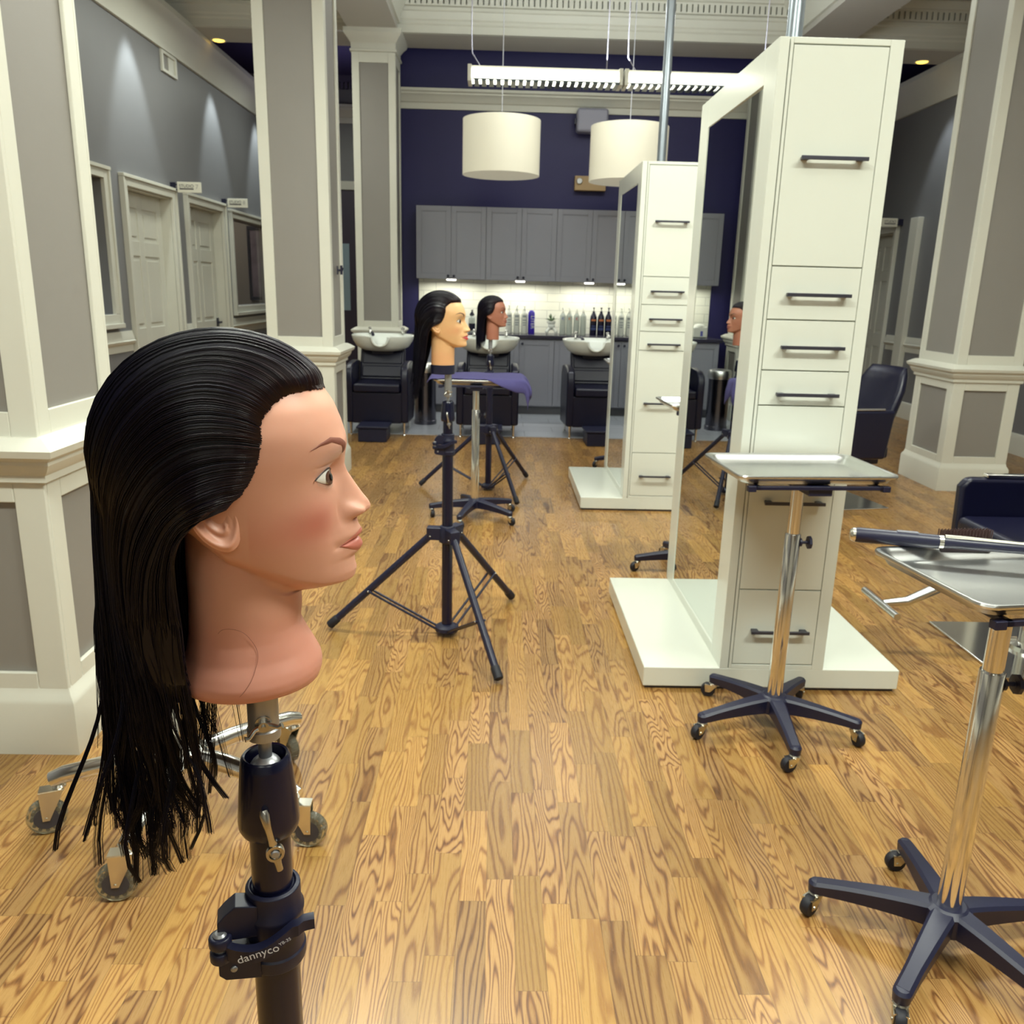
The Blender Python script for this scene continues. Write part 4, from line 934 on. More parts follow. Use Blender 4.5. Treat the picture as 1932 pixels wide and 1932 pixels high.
# ============================================================ MANNEQUIN HEADS
A0 = 0.012
ZB = 1.095                                   # height that becomes local zero
_zf = np.arange(1.06, 1.43, 0.00025)
def curve(pts, sig):
    pts = sorted(pts); z = np.array([p[0] for p in pts]); v = np.array([p[1] for p in pts])
    y = np.interp(_zf, z, v); n = int(3 * sig / 0.00025) + 1; k = np.exp(-0.5 * (np.arange(-n, n + 1) * 0.00025 / sig) ** 2); k /= k.sum()
    y = np.convolve(np.pad(y, n, mode='edge'), k, mode='valid')
    return lambda q: np.interp(q, _zf, y)
prof = [(1.3636, .0880), (1.3511, .0962), (1.3367, .1020), (1.3238, .1057), (1.3147, .1066), (1.3042, .1052), (1.2951, .1046), (1.2882, .1068), (1.2772, .1132), (1.2676, .1195),
        (1.2611, .1246), (1.2556, .1269), (1.2522, .1258), (1.2496, .1217), (1.2469, .1155), (1.2439, .1140), (1.2388, .1157), (1.2347, .1181), (1.2319, .1180), (1.2277, .1146),
        (1.2207, .1178), (1.2152, .1160), (1.2113, .1110), (1.2044, .1115), (1.1986, .1130), (1.1915, .1112), (1.1846, .1057), (1.1818, .0960), (1.1800, .0850)]
Ftot = curve(prof + [(1.376, .0800), (1.388, .068), (1.397, .052), (1.403, .034), (1.4055, .02)], 0.0009)
F0 = curve([(1.4055, .02), (1.403, .034), (1.397, .052), (1.388, .068), (1.376, .08), (1.3636, .088), (1.3511, .0962), (1.3367, .102), (1.3238, .1055), (1.3147, .1058), (1.3042, .1030), (1.2951, .1000), (1.288, .0985),
            (1.277, .098), (1.2676, .0985), (1.256, .0995), (1.2469, .1015), (1.2388, .1025), (1.23, .1035), (1.22, .104), (1.2113, .1045), (1.2044, .1062), (1.1986, .1075), (1.1915, .1060), (1.1846, .1010), (1.1818, .0930), (1.18, .084)], 0.003)
Bk = curve([(1.4055, -.005), (1.403, -.018), (1.397, -.035), (1.385, -.055), (1.36, -.078), (1.33, -.089), (1.30, -.09), (1.27, -.082), (1.25, -.068), (1.23, -.052), (1.21, -.042), (1.18, -.038)], 0.004)
Wd = curve([(1.4055, .008), (1.403, .018), (1.397, .030), (1.388, .042), (1.37, .058), (1.35, .0685), (1.33, .0735), (1.31, .0735), (1.29, .0712), (1.27, .0685), (1.25, .0655), (1.23, .061), (1.21, .055), (1.195, .049), (1.18, .042)], 0.004)
sigx = curve([(1.32, .012), (1.304, .0085), (1.29, .0085), (1.277, .0095), (1.262, .0115), (1.2556, .0120), (1.249, .0125), (1.2465, .014), (1.24, .019), (1.232, .021), (1.2207, .0195), (1.211, .021), (1.2, .022), (1.18, .026)], 0.0015)
zjaw = lambda a: np.interp(a, [-.09, -.05, -.02, .011, .032, .058, .08, .11], [1.252, 1.236, 1.221, 1.2105, 1.2005, 1.1880, 1.1815, 1.1795])
hjaw = lambda a: np.interp(a, [-.09, -.03, .0, .06, .1], [.06, .05, .022, .016, .011])
def disp(s, z):
    t = np.abs(s); e = np.exp
    d = (Ftot(z) - F0(z)) * e(-(t / sigx(z)) ** 2)
    d = d + .0105 * e(-((t - .0126) / .0052) ** 2 - ((z - 1.2535) / .0066) ** 2)
    d = d - .0022 * e(-((t - .0195) / .0032) ** 2 - ((z - 1.2545) / .008) ** 2)
    d = d - .0050 * e(-((t - .006) / .004) ** 2 - ((z - 1.2465) / .0018) ** 2)
    d = d - .0090 * e(-((t - .030) / .017) ** 2 - ((z - 1.2925) / .0115) ** 2)
    d = d - .0060 * e(-((t - .0165) / .0065) ** 2 - ((z - 1.2915) / .0085) ** 2)
    d = d + .0070 * e(-((t - .0325) / .0115) ** 2 - ((z - 1.2895) / .0080) ** 2)
    d = d - .0012 * e(-((t - .033) / .013) ** 2 - ((z - 1.3010) / .0016) ** 2)
    d = d + .0024 * e(-((t - .032) / .02) ** 2 - ((z - 1.3175) / .008) ** 2)
    d = d + .0034 * e(-((t - .046) / .015) ** 2 - ((z - 1.262) / .014) ** 2)
    d = d - .0018 * e(-((t - .030) / .008) ** 2 - ((z - 1.236) / .012) ** 2)
    d = d - .0021 * e(-(t / .0255) ** 6 - ((z - 1.2277 + .0028 * (t / .024) ** 2) / .0011) ** 2)
    d = d - .0016 * e(-((t - .0265) / .004) ** 2 - ((z - 1.2250) / .0035) ** 2)
    return d
def a_surf(s, z):
    q = np.clip(1 - (s / Wd(z)) ** 2, 0.0004, 1)
    return A0 + (F0(z) - A0) * np.sqrt(q) + disp(s, z)
def s_surf(a, z):
    Fx = np.where(a > A0, F0(z) - A0, A0 - Bk(z))
    return Wd(z) * np.sqrt(np.clip(1 - ((a - A0) / Fx) ** 2, 0.0, 1))
def np_mesh(name, V, Fq, mat, parent, cols=None, smooth=True):
    """V (n,3), Fq (m,k) index array"""
    me = bpy.data.meshes.new(name); n, k = Fq.shape
    me.vertices.add(len(V)); me.vertices.foreach_set('co', np.ascontiguousarray(V, dtype=np.float32).ravel())
    me.loops.add(n * k); me.loops.foreach_set('vertex_index', np.ascontiguousarray(Fq, dtype=np.int32).ravel())
    me.polygons.add(n); me.polygons.foreach_set('loop_start', np.arange(0, n * k, k, dtype=np.int32))
    me.update(calc_edges=True)
    if smooth: me.polygons.foreach_set('use_smooth', np.ones(n, dtype=bool))
    if cols is not None:
        ca = me.color_attributes.new('tint', 'FLOAT_COLOR', 'POINT')
        ca.data.foreach_set('color', np.ascontiguousarray(np.c_[cols, np.ones(len(cols))], dtype=np.float32).ravel())
    me.materials.append(mat)
    o = bpy.data.objects.new(name, me); C.objects.link(o); o.parent = parent
    return o
def grid_faces(nu, nv, closed):
    i = np.arange(nu if closed else nu - 1)[:, None]; j = np.arange(nv - 1)[None, :]
    k = (i + 1) % nu
    return np.stack([i * nv + j, k * nv + j, k * nv + j + 1, i * nv + j + 1], -1).reshape(-1, 4)
def tint_material(name, rough, sss=0.0, spec=0.5, noise=0.0):
    m = principled(name, (0.5, 0.3, 0.2, 1), rough, spec=spec); nt = m.node_tree; b = nt.nodes['Principled BSDF']
    a = nt.nodes.new('ShaderNodeAttribute'); a.attribute_name = 'tint'
    tc = nt.nodes.new('ShaderNodeTexCoord'); no = nt.nodes.new('ShaderNodeTexNoise'); no.inputs['Scale'].default_value = 60; no.inputs['Detail'].default_value = 4
    nt.links.new(tc.outputs['Object'], no.inputs['Vector'])
    mr = nt.nodes.new('ShaderNodeMapRange'); mr.inputs['To Min'].default_value = 1 - noise; mr.inputs['To Max'].default_value = 1 + noise; nt.links.new(no.outputs['Fac'], mr.inputs[0])
    vm = nt.nodes.new('ShaderNodeVectorMath'); vm.operation = 'SCALE'; nt.links.new(a.outputs['Color'], vm.inputs[0]); nt.links.new(mr.outputs[0], vm.inputs['Scale'])
    nt.links.new(vm.outputs[0], b.inputs['Base Color'])
    if sss:
        b.inputs['Subsurface Weight'].default_value = sss; b.inputs['Subsurface Radius'].default_value = (0.008, 0.003, 0.0015); b.inputs['Subsurface Scale'].default_value = 1.0
    return m
skin_m = tint_material('mannequin_skin', 0.42, 0.12, 0.4, 0.03)
hair_m = tint_material('mannequin_hair', 0.30, 0, 0.36, 0.15)
def L3(*c): return np.array([lin(x) for x in c])

def make_head(root, pal, flare=True, zbot=1.100, band=None, rows=1.0):
    skin, blush, lipc, browc, shade_c = [L3(*pal[k]) for k in ('skin', 'blush', 'lip', 'brow', 'lid')]
    if flare: NF = [(1.26, .040), (1.21, .050), (1.183, .0505), (1.168, .0505), (1.1543, .0488), (1.1422, .0540), (1.1282, .0612), (1.118, .0660), (1.113, .0668), (1.106, .0664), (1.1, .064)]; NB = [(1.26, -.045), (1.21, -.047), (1.18, -.047), (1.146, -.049), (1.128, -.0525), (1.118, -.058), (1.110, -.0625), (1.104, -.062), (1.1, -.059)]; NW = [(1.26, .045), (1.20, .0475), (1.16, .0475), (1.146, .0485), (1.13, .0535), (1.12, .060), (1.112, .0635), (1.105, .063), (1.1, .060)]
    else: NF = [(1.26, .04), (1.2, .050), (1.13, .049), (zbot, .049)]; NB = [(1.26, -.045), (1.2, -.047), (zbot, -.047)]; NW = [(1.26, .045), (1.2, .0465), (zbot, .0465)]
    nF, nB, nW = curve(NF, .0012), curve(NB, .0012), curve(NW, .0012)
    z = np.concatenate([np.arange(zbot, 1.177, .0013 * rows), np.arange(1.177, 1.192, .0005 * rows), np.arange(1.192, 1.312, .0009 * rows), np.arange(1.312, 1.3965, .002 * rows), [1.399, 1.4015, 1.4035, 1.4050]])
    nphi = int(300 / rows); u = np.linspace(0, 1, nphi, endpoint=False) * 2 * PI
    phi = u + 0.55 * np.sin(u) * -1.0                 # denser around the face (phi = 0)
    P, Z = np.meshgrid(phi, z, indexing='ij')
    c, s = np.cos(P), np.sin(P); front = c > 0
    Fx = np.where(front, F0(Z) - A0, A0 - Bk(Z)); aH = A0 + Fx * c; sH = Wd(Z) * s
    t = np.clip((Z - zjaw(aH)) / hjaw(aH), 0, 1); g = np.sqrt(np.clip(1 - (1 - t) ** 2, 0, 1))
    aH = A0 + Fx * c * g; sH = sH * g
    Nx = np.where(front, nF(Z), -nB(Z)); aN = A0 + Nx * c; sN = nW(Z) * s
    rH = np.hypot(aH - A0, sH); rN = np.hypot(aN - A0, sN)
    wt = 1 / (1 + np.exp(-(rH - rN) / .0013)); wt = np.where(Z > 1.262, 1, wt)
    a = wt * aH + (1 - wt) * aN; s_ = wt * sH + (1 - wt) * sN
    fm = np.clip(c / 0.25, 0, 1) * wt * np.clip(g, 0, 1)
    a = a + disp(s_, Z) * fm
    # small concave blend below the ear / behind the jaw
    V = np.stack([a, s_, Z - ZB], -1)
    nz = len(z)
    # make-up and rooting tint, with nostril shade painted dark
    t_ = np.abs(s_); e = np.exp
    col = np.broadcast_to(skin, V.shape).copy()
    def mixc(cc, w_):
        nonlocal col
        w_ = np.clip(w_, 0, 1)[..., None]; col = col * (1 - w_) + cc * w_
    mixc(blush, pal['blush_amt'] * e(-((Z - 1.2530) / .019) ** 2 - ((t_ - .047) / .017) ** 2) * (a > .02))
    mixc(shade_c, pal['lid_amt'] * e(-((Z - 1.3075) / .0075) ** 2 - ((t_ - .032) / .017) ** 2) * (a > .04))
    mixc(blush, .30 / (1 + np.exp((Z - 1.165) / .008)))
    mixc(np.array([.02, .008, .004]), .75 * e(-((t_ - .0055) / .0032) ** 2 - ((Z - 1.2468) / .0014) ** 2) * (a > .09))  # dark spots painted in for the shade inside the nostrils
    o = np_mesh('head', V.reshape(-1, 3), grid_faces(nphi, nz, True), skin_m, root, col.reshape(-1, 3))
    # close crown and neck
    bm = bmesh.new(); bm.from_mesh(o.data); bmesh.ops.holes_fill(bm, edges=[ed for ed in bm.edges if ed.is_boundary], sides=0); bmesh.ops.recalc_face_normals(bm, faces=bm.faces); bm.to_mesh(o.data); bm.free()
    zw = lambda q: np.asarray(q) - ZB
    def patch(name, S, Zz, off, mat, parent=root, side=1):
        S = np.asarray(S); Zz = np.asarray(Zz); ss = np.clip(S, -.066, .066); A = a_surf(ss, Zz); h = 2e-4
        da = (a_surf(ss + h, Zz) - a_surf(ss - h, Zz)) / (2 * h); dz = (a_surf(ss, Zz + h) - a_surf(ss, Zz - h)) / (2 * h)
        n = np.stack([np.ones_like(A), -da, -dz], -1); n /= np.linalg.norm(n, axis=-1, keepdims=True)
        Pp = np.stack([A, S, Zz - ZB], -1) + n * off[..., None] if isinstance(off, np.ndarray) else np.stack([A, S, Zz - ZB], -1) + n * off
        return np_mesh(name, Pp.reshape(-1, 3), grid_faces(S.shape[0], S.shape[1], False), mat, parent)
    key = pal['key']
    eye_w = principled('eye_white_' + key, rgb(226, 222, 214), 0.12); iris_m = principled('iris_' + key, rgb(*pal['iris']), 0.1); pupil_m = principled('pupil', rgb(12, 8, 8), 0.08)
    liner_m = principled('eyeliner', rgb(46, 26, 24), 0.5); lash_m = principled('pale_lashes', rgb(214, 180, 160), 0.5)
    brow_m = principled('brow_' + key, tuple(browc), 0.6); lip_m = principled('lip_' + key, tuple(lipc), 0.35)
    for sd in (-1, 1):
        T = np.linspace(0, 1, 30)[:, None]; Vv = np.linspace(0, 1, 14)[None, :]
        sl = .0185 + .0285 * T; zc = 1.2882 + .0026 * T
        up = zc + .0083 * np.sin(PI * T ** 0.85) ** .75; lo = zc - .0052 * np.sin(PI * T) ** .85
        ew = patch('eye', sd * (sl + 0 * Vv), lo + (up - lo) * Vv, 0.0004 + 0.0012 * (np.sin(PI * T) * np.sin(PI * Vv)) ** .6, eye_w)
        for nm, r_, off, mm in (('iris', .0064, .00105, iris_m), ('pupil', .0028, .0016, pupil_m)):
            R_ = np.linspace(0, 1, 8)[:, None]; Q = np.linspace(0, 2 * PI, 33)[None, :]
            S = .0318 + r_ * R_ * np.cos(Q); Zz = 1.2900 + r_ * R_ * np.sin(Q)
            tt = np.clip((S - .0185) / .0285, 0, 1); zc2 = 1.2882 + .0026 * tt
            Zz = np.clip(Zz, zc2 - .0052 * np.sin(PI * tt) ** .85, zc2 + .0083 * np.sin(PI * tt ** .85) ** .75)
            patch(nm, sd * S, Zz, off + 0.0008, mm, ew)
        th = .0004 + .0013 * np.sin(PI * T ** 1.3) ** .6
        patch('eyeliner', sd * (sl + .0012 * T * Vv + 0 * T), up - .0003 + th * Vv, .0012 + 0.0006 * np.sin(PI * Vv) + 0 * T, liner_m)
        patch('eyeliner', sd * (sl + 0 * Vv), lo - .0006 * Vv * np.sin(PI * T) - .0001, .0009 + 0 * T * Vv, liner_m if key != 'near' else principled('lower_liner', rgb(120, 72, 62), 0.5))
        # lower lashes: short pale hairs
        lm = []
        for q in np.linspace(.25, .95, 22):
            s0 = .0185 + .0285 * q; z0_ = 1.2882 + .0026 * q - .0052 * math.sin(PI * q) ** .85 - .0006
            p = np.array([float(a_surf(np.array(s0), np.array(z0_))) + .0006, sd * s0, z0_ - ZB])
            lm.append(np.stack([p, p + np.array([.0008, sd * .0006, -.0013]), p + np.array([.0006, sd * .0016, -.0028])]))
        strand_mesh('lower_lashes', np.array(lm), .00012, lash_m, root)
        bt = np.linspace(0, 1, 40)[:, None]; bv = np.linspace(0, 1, 7)[None, :]
        bs = .0165 + .040 * bt; bz = np.interp(bt, [0, .12, .35, .62, .85, 1], [1.3105, 1.3145, 1.3205, 1.3240, 1.3215, 1.3178]); bh = np.interp(bt, [0, .06, .3, .7, 1], [.0050, .0075, .0066, .0036, .0005])
        patch('eyebrow', sd * (bs + 0 * bv), bz + bh * (bv - .5), .0004 + .0003 * np.sin(PI * bv) + 0 * bt, brow_m)
    S = np.linspace(-1, 1, 61)[:, None]; Vv = np.linspace(0, 1, 10)[None, :]; ta = np.abs(S)
    zc = 1.2277 - .0028 * ta ** 2
    up = zc + .0004 + .0088 * (1 - ta ** 1.5) * (1 - .16 * np.exp(-(S / .16) ** 2)); lo = zc - .0004 - .0122 * (1 - ta ** 2.0)
    patch('upper_lip', .0245 * S + 0 * Vv, zc + .0003 + (up - zc - .0003) * Vv, .0002 + .0004 * np.sin(PI * Vv) + 0 * S, lip_m)
    patch('lower_lip', .0240 * S + 0 * Vv, lo + (zc - .0003 - lo) * Vv, .0002 + .0010 * np.sin(PI * Vv) + 0 * S, lip_m)
    # ears
    for sd in (-1, 1):
        n1, n2 = 34, 48
        rho = np.concatenate([np.linspace(0.02, 1.0, n1 - 3), [1.03, 1.02, .96]])[:, None]; ph = np.linspace(0, 2 * PI, n2 + 1)[None, :-1]
        R1 = np.clip(rho, 0, 1.03)
        lobe = 1 - .20 * np.exp(-((np.mod(ph, 2 * PI) - PI) / .9) ** 2)
        x1 = .034 * R1 * np.cos(ph); x2 = .0185 * R1 * np.sin(ph) * lobe                      # up, towards the back
        aa = -.0035 - .34 * x1 - .94 * x2; zz = 1.2725 + .94 * x1 - .34 * x2
        base = s_surf(np.clip(aa, -.07, .06), zz)
        back = np.clip(x2 / .0185 + .55, 0, 2)
        fr_ = np.clip(-x2 / .0185, 0, 1); up_ = np.clip(x1 / .034, 0, 1)
        h = .0016 - .0050 * fr_ * R1 ** 2 + .0085 * back * R1 ** 1.5 * (1 - .55 * up_) + .0040 * np.exp(-((R1 - .84) / .11) ** 2) * np.clip(1.25 - np.clip(-x2 / .0185, 0, 1) * 1.3, 0, 1) - .0035 * np.exp(-(R1 / .5) ** 2) + .0022 * np.exp(-((R1 - .50) / .09) ** 2) * (x2 > -.004)
        drop = np.concatenate([np.zeros(n1 - 3), [.002, .006, .011]])[:, None]
        ss = base + h - drop
        V = np.stack([aa, sd * ss, zz - ZB], -1)
        V = np.transpose(V, (1, 0, 2))
        eo = np_mesh('ear', V.reshape(-1, 3), grid_faces(n2, n1, True), skin_m, root, np.broadcast_to(skin * np.array([.98, .95, .93]), (n1 * n2, 3)))
        bm = bmesh.new(); bm.from_mesh(eo.data); bmesh.ops.holes_fill(bm, edges=[ed for ed in bm.edges if ed.is_boundary], sides=60); bmesh.ops.recalc_face_normals(bm, faces=bm.faces); bm.to_mesh(eo.data); bm.free()
    if band:
        q = np.linspace(0, 2 * PI, 64, endpoint=False); rings = []
        for zz, ex in ((band, .001), (band + .001, .002), (zbot + .002, .002), (zbot + .003, .0)):
            rings.append([(A0 + (.049 + ex) * math.cos(x) if math.cos(x) > 0 else A0 + (.047 + ex) * math.cos(x), (.0465 + ex) * math.sin(x), zz - ZB) for x in q])
        obj('neck_band', M().ring_tube(rings), black_plastic, root, smooth=40)
    return o

def strand_mesh(name, paths, rad, mat, parent, cols=None, seg=3):
    """paths (N,P,3); rad scalar or (N,P); one mesh of thin tubes"""
    paths = np.asarray(paths, dtype=np.float64); N_, P_, _ = paths.shape
    t = np.gradient(paths, axis=1); t /= np.linalg.norm(t, axis=2, keepdims=True) + 1e-12
    ref = np.array([0.31, 0.91, 0.27]); u = np.cross(t, ref); u /= np.linalg.norm(u, axis=2, keepdims=True) + 1e-9; v = np.cross(t, u)
    rr = np.broadcast_to(rad, (N_, P_))[..., None]
    V = np.stack([paths + (u * math.cos(2 * PI * k / seg) + v * math.sin(2 * PI * k / seg)) * rr for k in range(seg)], 2)   # N,P,seg,3
    i = np.arange(N_)[:, None, None] * (P_ * seg); j = np.arange(P_ - 1)[None, :, None] * seg; k = np.arange(seg)[None, None, :]; k2 = (k + 1) % seg
    F = np.stack([i + j + k, i + j + k2, i + j + seg + k2, i + j + seg + k], -1).reshape(-1, 4)
    cc = None
    if cols is not None: cc = np.repeat(cols[:, :, None, :], seg, 2).reshape(-1, 3)
    return np_mesh(name, V.reshape(-1, 3), F, mat, parent, cc)

GUIDES = [
    [(.088, 1.3640), (.0925, 1.3685), (.0915, 1.3735), (.080, 1.3845), (.055, 1.3995), (.0207, 1.4093), (-.0078, 1.4086), (-.042, 1.399), (-.0625, 1.3875), (-.088, 1.355), (-.101, 1.305), (-.106, 1.24), (-.110, 1.15), (-.112, 1.05), (-.112, .93)],
    [(.0706, 1.365), (.0745, 1.371), (.069, 1.3800), (.045, 1.394), (.01, 1.403), (-.035, 1.394), (-.07, 1.368), (-.093, 1.322), (-.101, 1.27), (-.103, 1.2), (-.105, 1.1), (-.106, .93)],
    [(.0528, 1.3622), (.044, 1.375), (.02, 1.387), (-.01, 1.389), (-.04, 1.379), (-.072, 1.350), (-.091, 1.305), (-.098, 1.25), (-.099, 1.18), (-.099, 1.08), (-.099, .93)],
    [(.0361, 1.347), (.02, 1.358), (-.010, 1.363), (-.042, 1.352), (-.070, 1.320), (-.086, 1.275), (-.092, 1.22), (-.091, 1.16), (-.088, 1.08), (-.084, .94)],
    [(.0343, 1.3310), (.012, 1.3385), (-.02, 1.338), (-.050, 1.319), (-.074, 1.283), (-.085, 1.24), (-.087, 1.19), (-.084, 1.12), (-.079, 1.04), (-.075, .94)],
    [(.0310, 1.3135), (.006, 1.317), (-.022, 1.310), (-.047, 1.289), (-.067, 1.252), (-.077, 1.21), (-.078, 1.16), (-.075, 1.1), (-.070, 1.03), (-.066, .95)],
    [(.0212, 1.2925), (.0, 1.2925), (-.022, 1.284), (-.043, 1.263), (-.060, 1.227), (-.067, 1.185), (-.067, 1.14), (-.063, 1.09), (-.058, 1.03), (-.056, .96)],
    [(.0083, 1.2800), (-.012, 1.2765), (-.029, 1.267), (-.041, 1.247), (-.048, 1.212), (-.049, 1.17), (-.048, 1.13), (-.047, 1.09), (-.046, 1.04), (-.044, .98)],
    [(-.032, 1.262), (-.036, 1.252), (-.039, 1.235), (-.0395, 1.2), (-.037, 1.17), (-.037, 1.14), (-.040, 1.1), (-.040, 1.06), (-.040, 1.02), (-.038, .98)]]
NP_ = 40
def guide_table(conv, ztail, atail, zmin):
    G = np.zeros((len(GUIDES), NP_, 3))
    for gi, g in enumerate(GUIDES):
        p = np.array(g); dd_ = np.r_[0, np.cumsum(np.hypot(*np.diff(p, axis=0).T))]
        t = np.linspace(0, 1, 400) * dd_[-1]
        a = np.interp(t, dd_, p[:, 0]); z = np.interp(t, dd_, p[:, 1])
        k = np.exp(-0.5 * (np.arange(-30, 31) / 9.0) ** 2); k /= k.sum()
        def sm(v):
            q = np.r_[2 * v[0] - v[30:0:-1], v, 2 * v[-1] - v[-2:-32:-1]]; return np.convolve(q, k, mode='valid')
        a, z = sm(a), sm(z); a[0], z[0] = p[0]
        idx = (399 * np.linspace(0, 1, NP_) ** 1.5).round().astype(int); a, z = a[idx], z[idx]
        zc = np.maximum(z, 1.275)
        se = .0835 * np.sqrt(np.clip(1 - ((a - .005) / .1085) ** 2 - ((zc - 1.31) / .1012) ** 2, .012, 1))
        se = se * np.interp(z, [.95, 1.12, 1.26], [.62, .74, 1.0])
        se = se + .0105 * np.exp(-((a + .016) / .020) ** 2 - ((z - 1.281) / .018) ** 2)
        if gi == 0: se = se * 0
        sh = s_surf(np.array(p[0, 0]), np.array(p[0, 1])) + .0005
        if gi == 0: sh = 0
        bl = np.clip(np.linspace(0, 1, NP_) / .15, 0, 1); s = sh * (1 - bl) + se * bl
        w_ = conv * np.clip((1.24 - z) / (1.24 - ztail), 0, 1) ** 1.2
        a = a * (1 - w_) + atail * w_; s = s * (1 - .7 * w_)
        z = np.where(z < 1.2, 1.2 - (1.2 - z) * (1.2 - zmin) / (1.2 - .93), z)
        G[gi] = np.stack([a, s, z], -1)
    # finer table: Catmull-Rom between the guides, so that the hairline is a smooth curve
    Gp = np.concatenate([2 * G[:1] - G[1:2], G, 2 * G[-1:] - G[-2:-1]]); Gp[0, :, 1] = -G[1, :, 1]; Gp[0, :, ::2] = G[1, :, ::2]
    out = []; K = 5
    for i in range(len(G) - 1):
        p0, p1, p2, p3 = Gp[i], Gp[i + 1], Gp[i + 2], Gp[i + 3]
        for k in range(K):
            t = k / K; out.append(.5 * (2 * p1 + (p2 - p0) * t + (2 * p0 - 5 * p1 + 4 * p2 - p3) * t * t + (3 * p1 - p0 - 3 * p2 + p3) * t ** 3))
    out.append(G[-1])
    return np.array(out)
def make_hair(root, seed, nlock, per, nsurf, rad, conv, ztail, atail, zmin, wave, far_locks=False, cut=1.12, root_brown=(60, 32, 22)):
    rg = np.random.default_rng(seed); G = guide_table(conv, ztail, atail, zmin); ng = len(G)
    def push(p):                              # keep interpolated strands outside the skull
        q = (p - np.array([.005, 0, 1.31])) / np.array([.1085, .0835, .1012]); e_ = np.sqrt((q ** 2).sum(-1)) + 1e-9
        f_ = np.maximum(1, 1 / e_); tq = np.clip((np.linspace(0, 1, NP_) - .02) / .17, 0, 1)
        w_ = tq * np.clip((p[..., 2] - 1.25) / .04, 0, 1); k_ = 1 + (f_ - 1) * w_
        p = (p - np.array([.005, 0, 1.31])) * k_[..., None] + np.array([.005, 0, 1.31])
        z_ = np.clip(p[..., 2], 1.262, 1.403); Fx = np.where(p[..., 0] > A0, F0(z_) - A0, A0 - Bk(z_))
        eh = np.hypot((p[..., 0] - A0) / Fx, p[..., 1] / Wd(z_)) + 1e-6; kk = np.where((p[..., 2] > 1.262) & (p[..., 2] < 1.403), np.maximum(1, 1.012 / eh), 1)
        p = p.copy(); p[..., 0] = A0 + (p[..., 0] - A0) * kk; p[..., 1] = p[..., 1] * kk
        return p
    def at(u): i = np.clip(np.floor(u).astype(int), 0, ng - 2); f = (u - i)[:, None, None]; p = G[i] * (1 - f) + G[i + 1] * f; return push(p)
    # solid under-layer on both sides
    us = np.linspace(0, ng - 1, 60)
    sheet = at(us); full = np.concatenate([sheet[::-1] * np.array([1, -1, 1]), sheet[1:]], 0)
    cen = np.array([-.005, 0, 1.30]); up = full[..., 2:3] > 1.0
    d = full - cen; d[..., 2] *= np.clip((full[..., 2] - 1.18) / .1, 0, 1); nd = d / (np.linalg.norm(d, axis=-1, keepdims=True) + 1e-9)
    base = full - nd * .0009
    zc = base[..., 2]; base[..., 2] = np.where(zc < cut, cut + (zc - cut) * .12, zc)
    base[..., 2] -= ZB
    c0 = L3(6, 6, 22); rb = L3(*root_brown)
    cb = np.broadcast_to(c0, base.shape).reshape(-1, 3)
    hr = np_mesh('hair', base.reshape(-1, 3), grid_faces(full.shape[0], NP_, False), hair_m, root, cb)
    def colours(n, uu):
        f = np.exp(-np.linspace(0, 1, NP_) / .14)[None, :] * rg.uniform(.1, .9, (n, 1)); bright = rg.uniform(.5, 1.7, (n, 1, 1))
        return (c0 * bright) * (1 - f[..., None]) + rb * f[..., None]
    sets, cols, rads = [], [], []
    tt = np.linspace(0, 1, NP_)
    # loose surface strands
    n = nsurf; ucl = rg.uniform(0, ng - 1.02, 150); u = np.clip(rg.choice(ucl, n) + rg.normal(0, .07, n), 0, ng - 1.02); p = at(u) + 0
    p[:, 0] += (p[:, 0] - p[:, 1]) * rg.uniform(-.9, .5, (n, 1))
    sg = np.where(rg.random(n) < .5, -1, 1)[:, None]
    lift = rg.uniform(-.0012, .0016, (n, 1)) * np.clip(tt / .2, 0, 1)[None, :]
    dv = p - cen; dv /= np.linalg.norm(dv, axis=-1, keepdims=True); p = p + dv * lift[..., None]
    zs = rg.uniform(1.04, 1.14, (n, 1)) if far_locks else rg.uniform(zmin, zmin + .1, (n, 1)); zz_ = p[..., 2]; p[..., 2] = np.where(zz_ < 1.18, 1.18 - (1.18 - zz_) * (1.18 - zs) / (1.18 - zmin), zz_)
    ph = rg.uniform(0, 6.3, (n, 1)); low = np.clip((1.20 - p[..., 2]) / .25, 0, 1)
    p[..., 0] += wave * low * np.sin(14 * p[..., 2] + ph) + rg.normal(0, .003, (n, 1)) * low; p[..., 1] += wave * low * np.cos(17 * p[..., 2] + ph) + rg.normal(0, .006, (n, 1)) * low
    p[..., 1] *= sg; sets.append(p); cols.append(colours(n, u)); rads.append(np.broadcast_to(rad * (1.15 - .5 * tt), (n, NP_)))
    # locks that clump together towards their wet tips
    for L_ in range(nlock):
        u0 = rg.uniform(0, ng - 1.05); sgn = -1 if rg.random() < .5 else 1
        uu = np.clip(u0 + rg.normal(0, .7, per), 0, ng - 1.01); p = at(uu); c = at(np.array([u0]))
        zz = p[..., 2]; cl = np.clip((1.27 - zz) / .17, 0, 1) ** .8 * .95; p = p * (1 - cl[..., None]) + c * cl[..., None]
        inw = rg.uniform(-.012, .0005); p[..., 1] += inw * np.clip((1.3 - zz) / .1, 0, 1)
        zend = zmin + rg.uniform(0, .12) * (1 if rg.random() < .75 else 1.5)
        z_ = p[..., 2]; p[..., 2] = np.where(z_ < 1.15, 1.15 - (1.15 - z_) * (1.15 - zend) / (1.15 - zmin), z_)
        low = np.clip((1.15 - p[..., 2]) / .2, 0, 1) ** 1.3; ph = rg.uniform(0, 6.3); fr = rg.uniform(18, 40)
        amp = wave * rg.uniform(.5, 2.4); dr = rg.normal(0, .016)
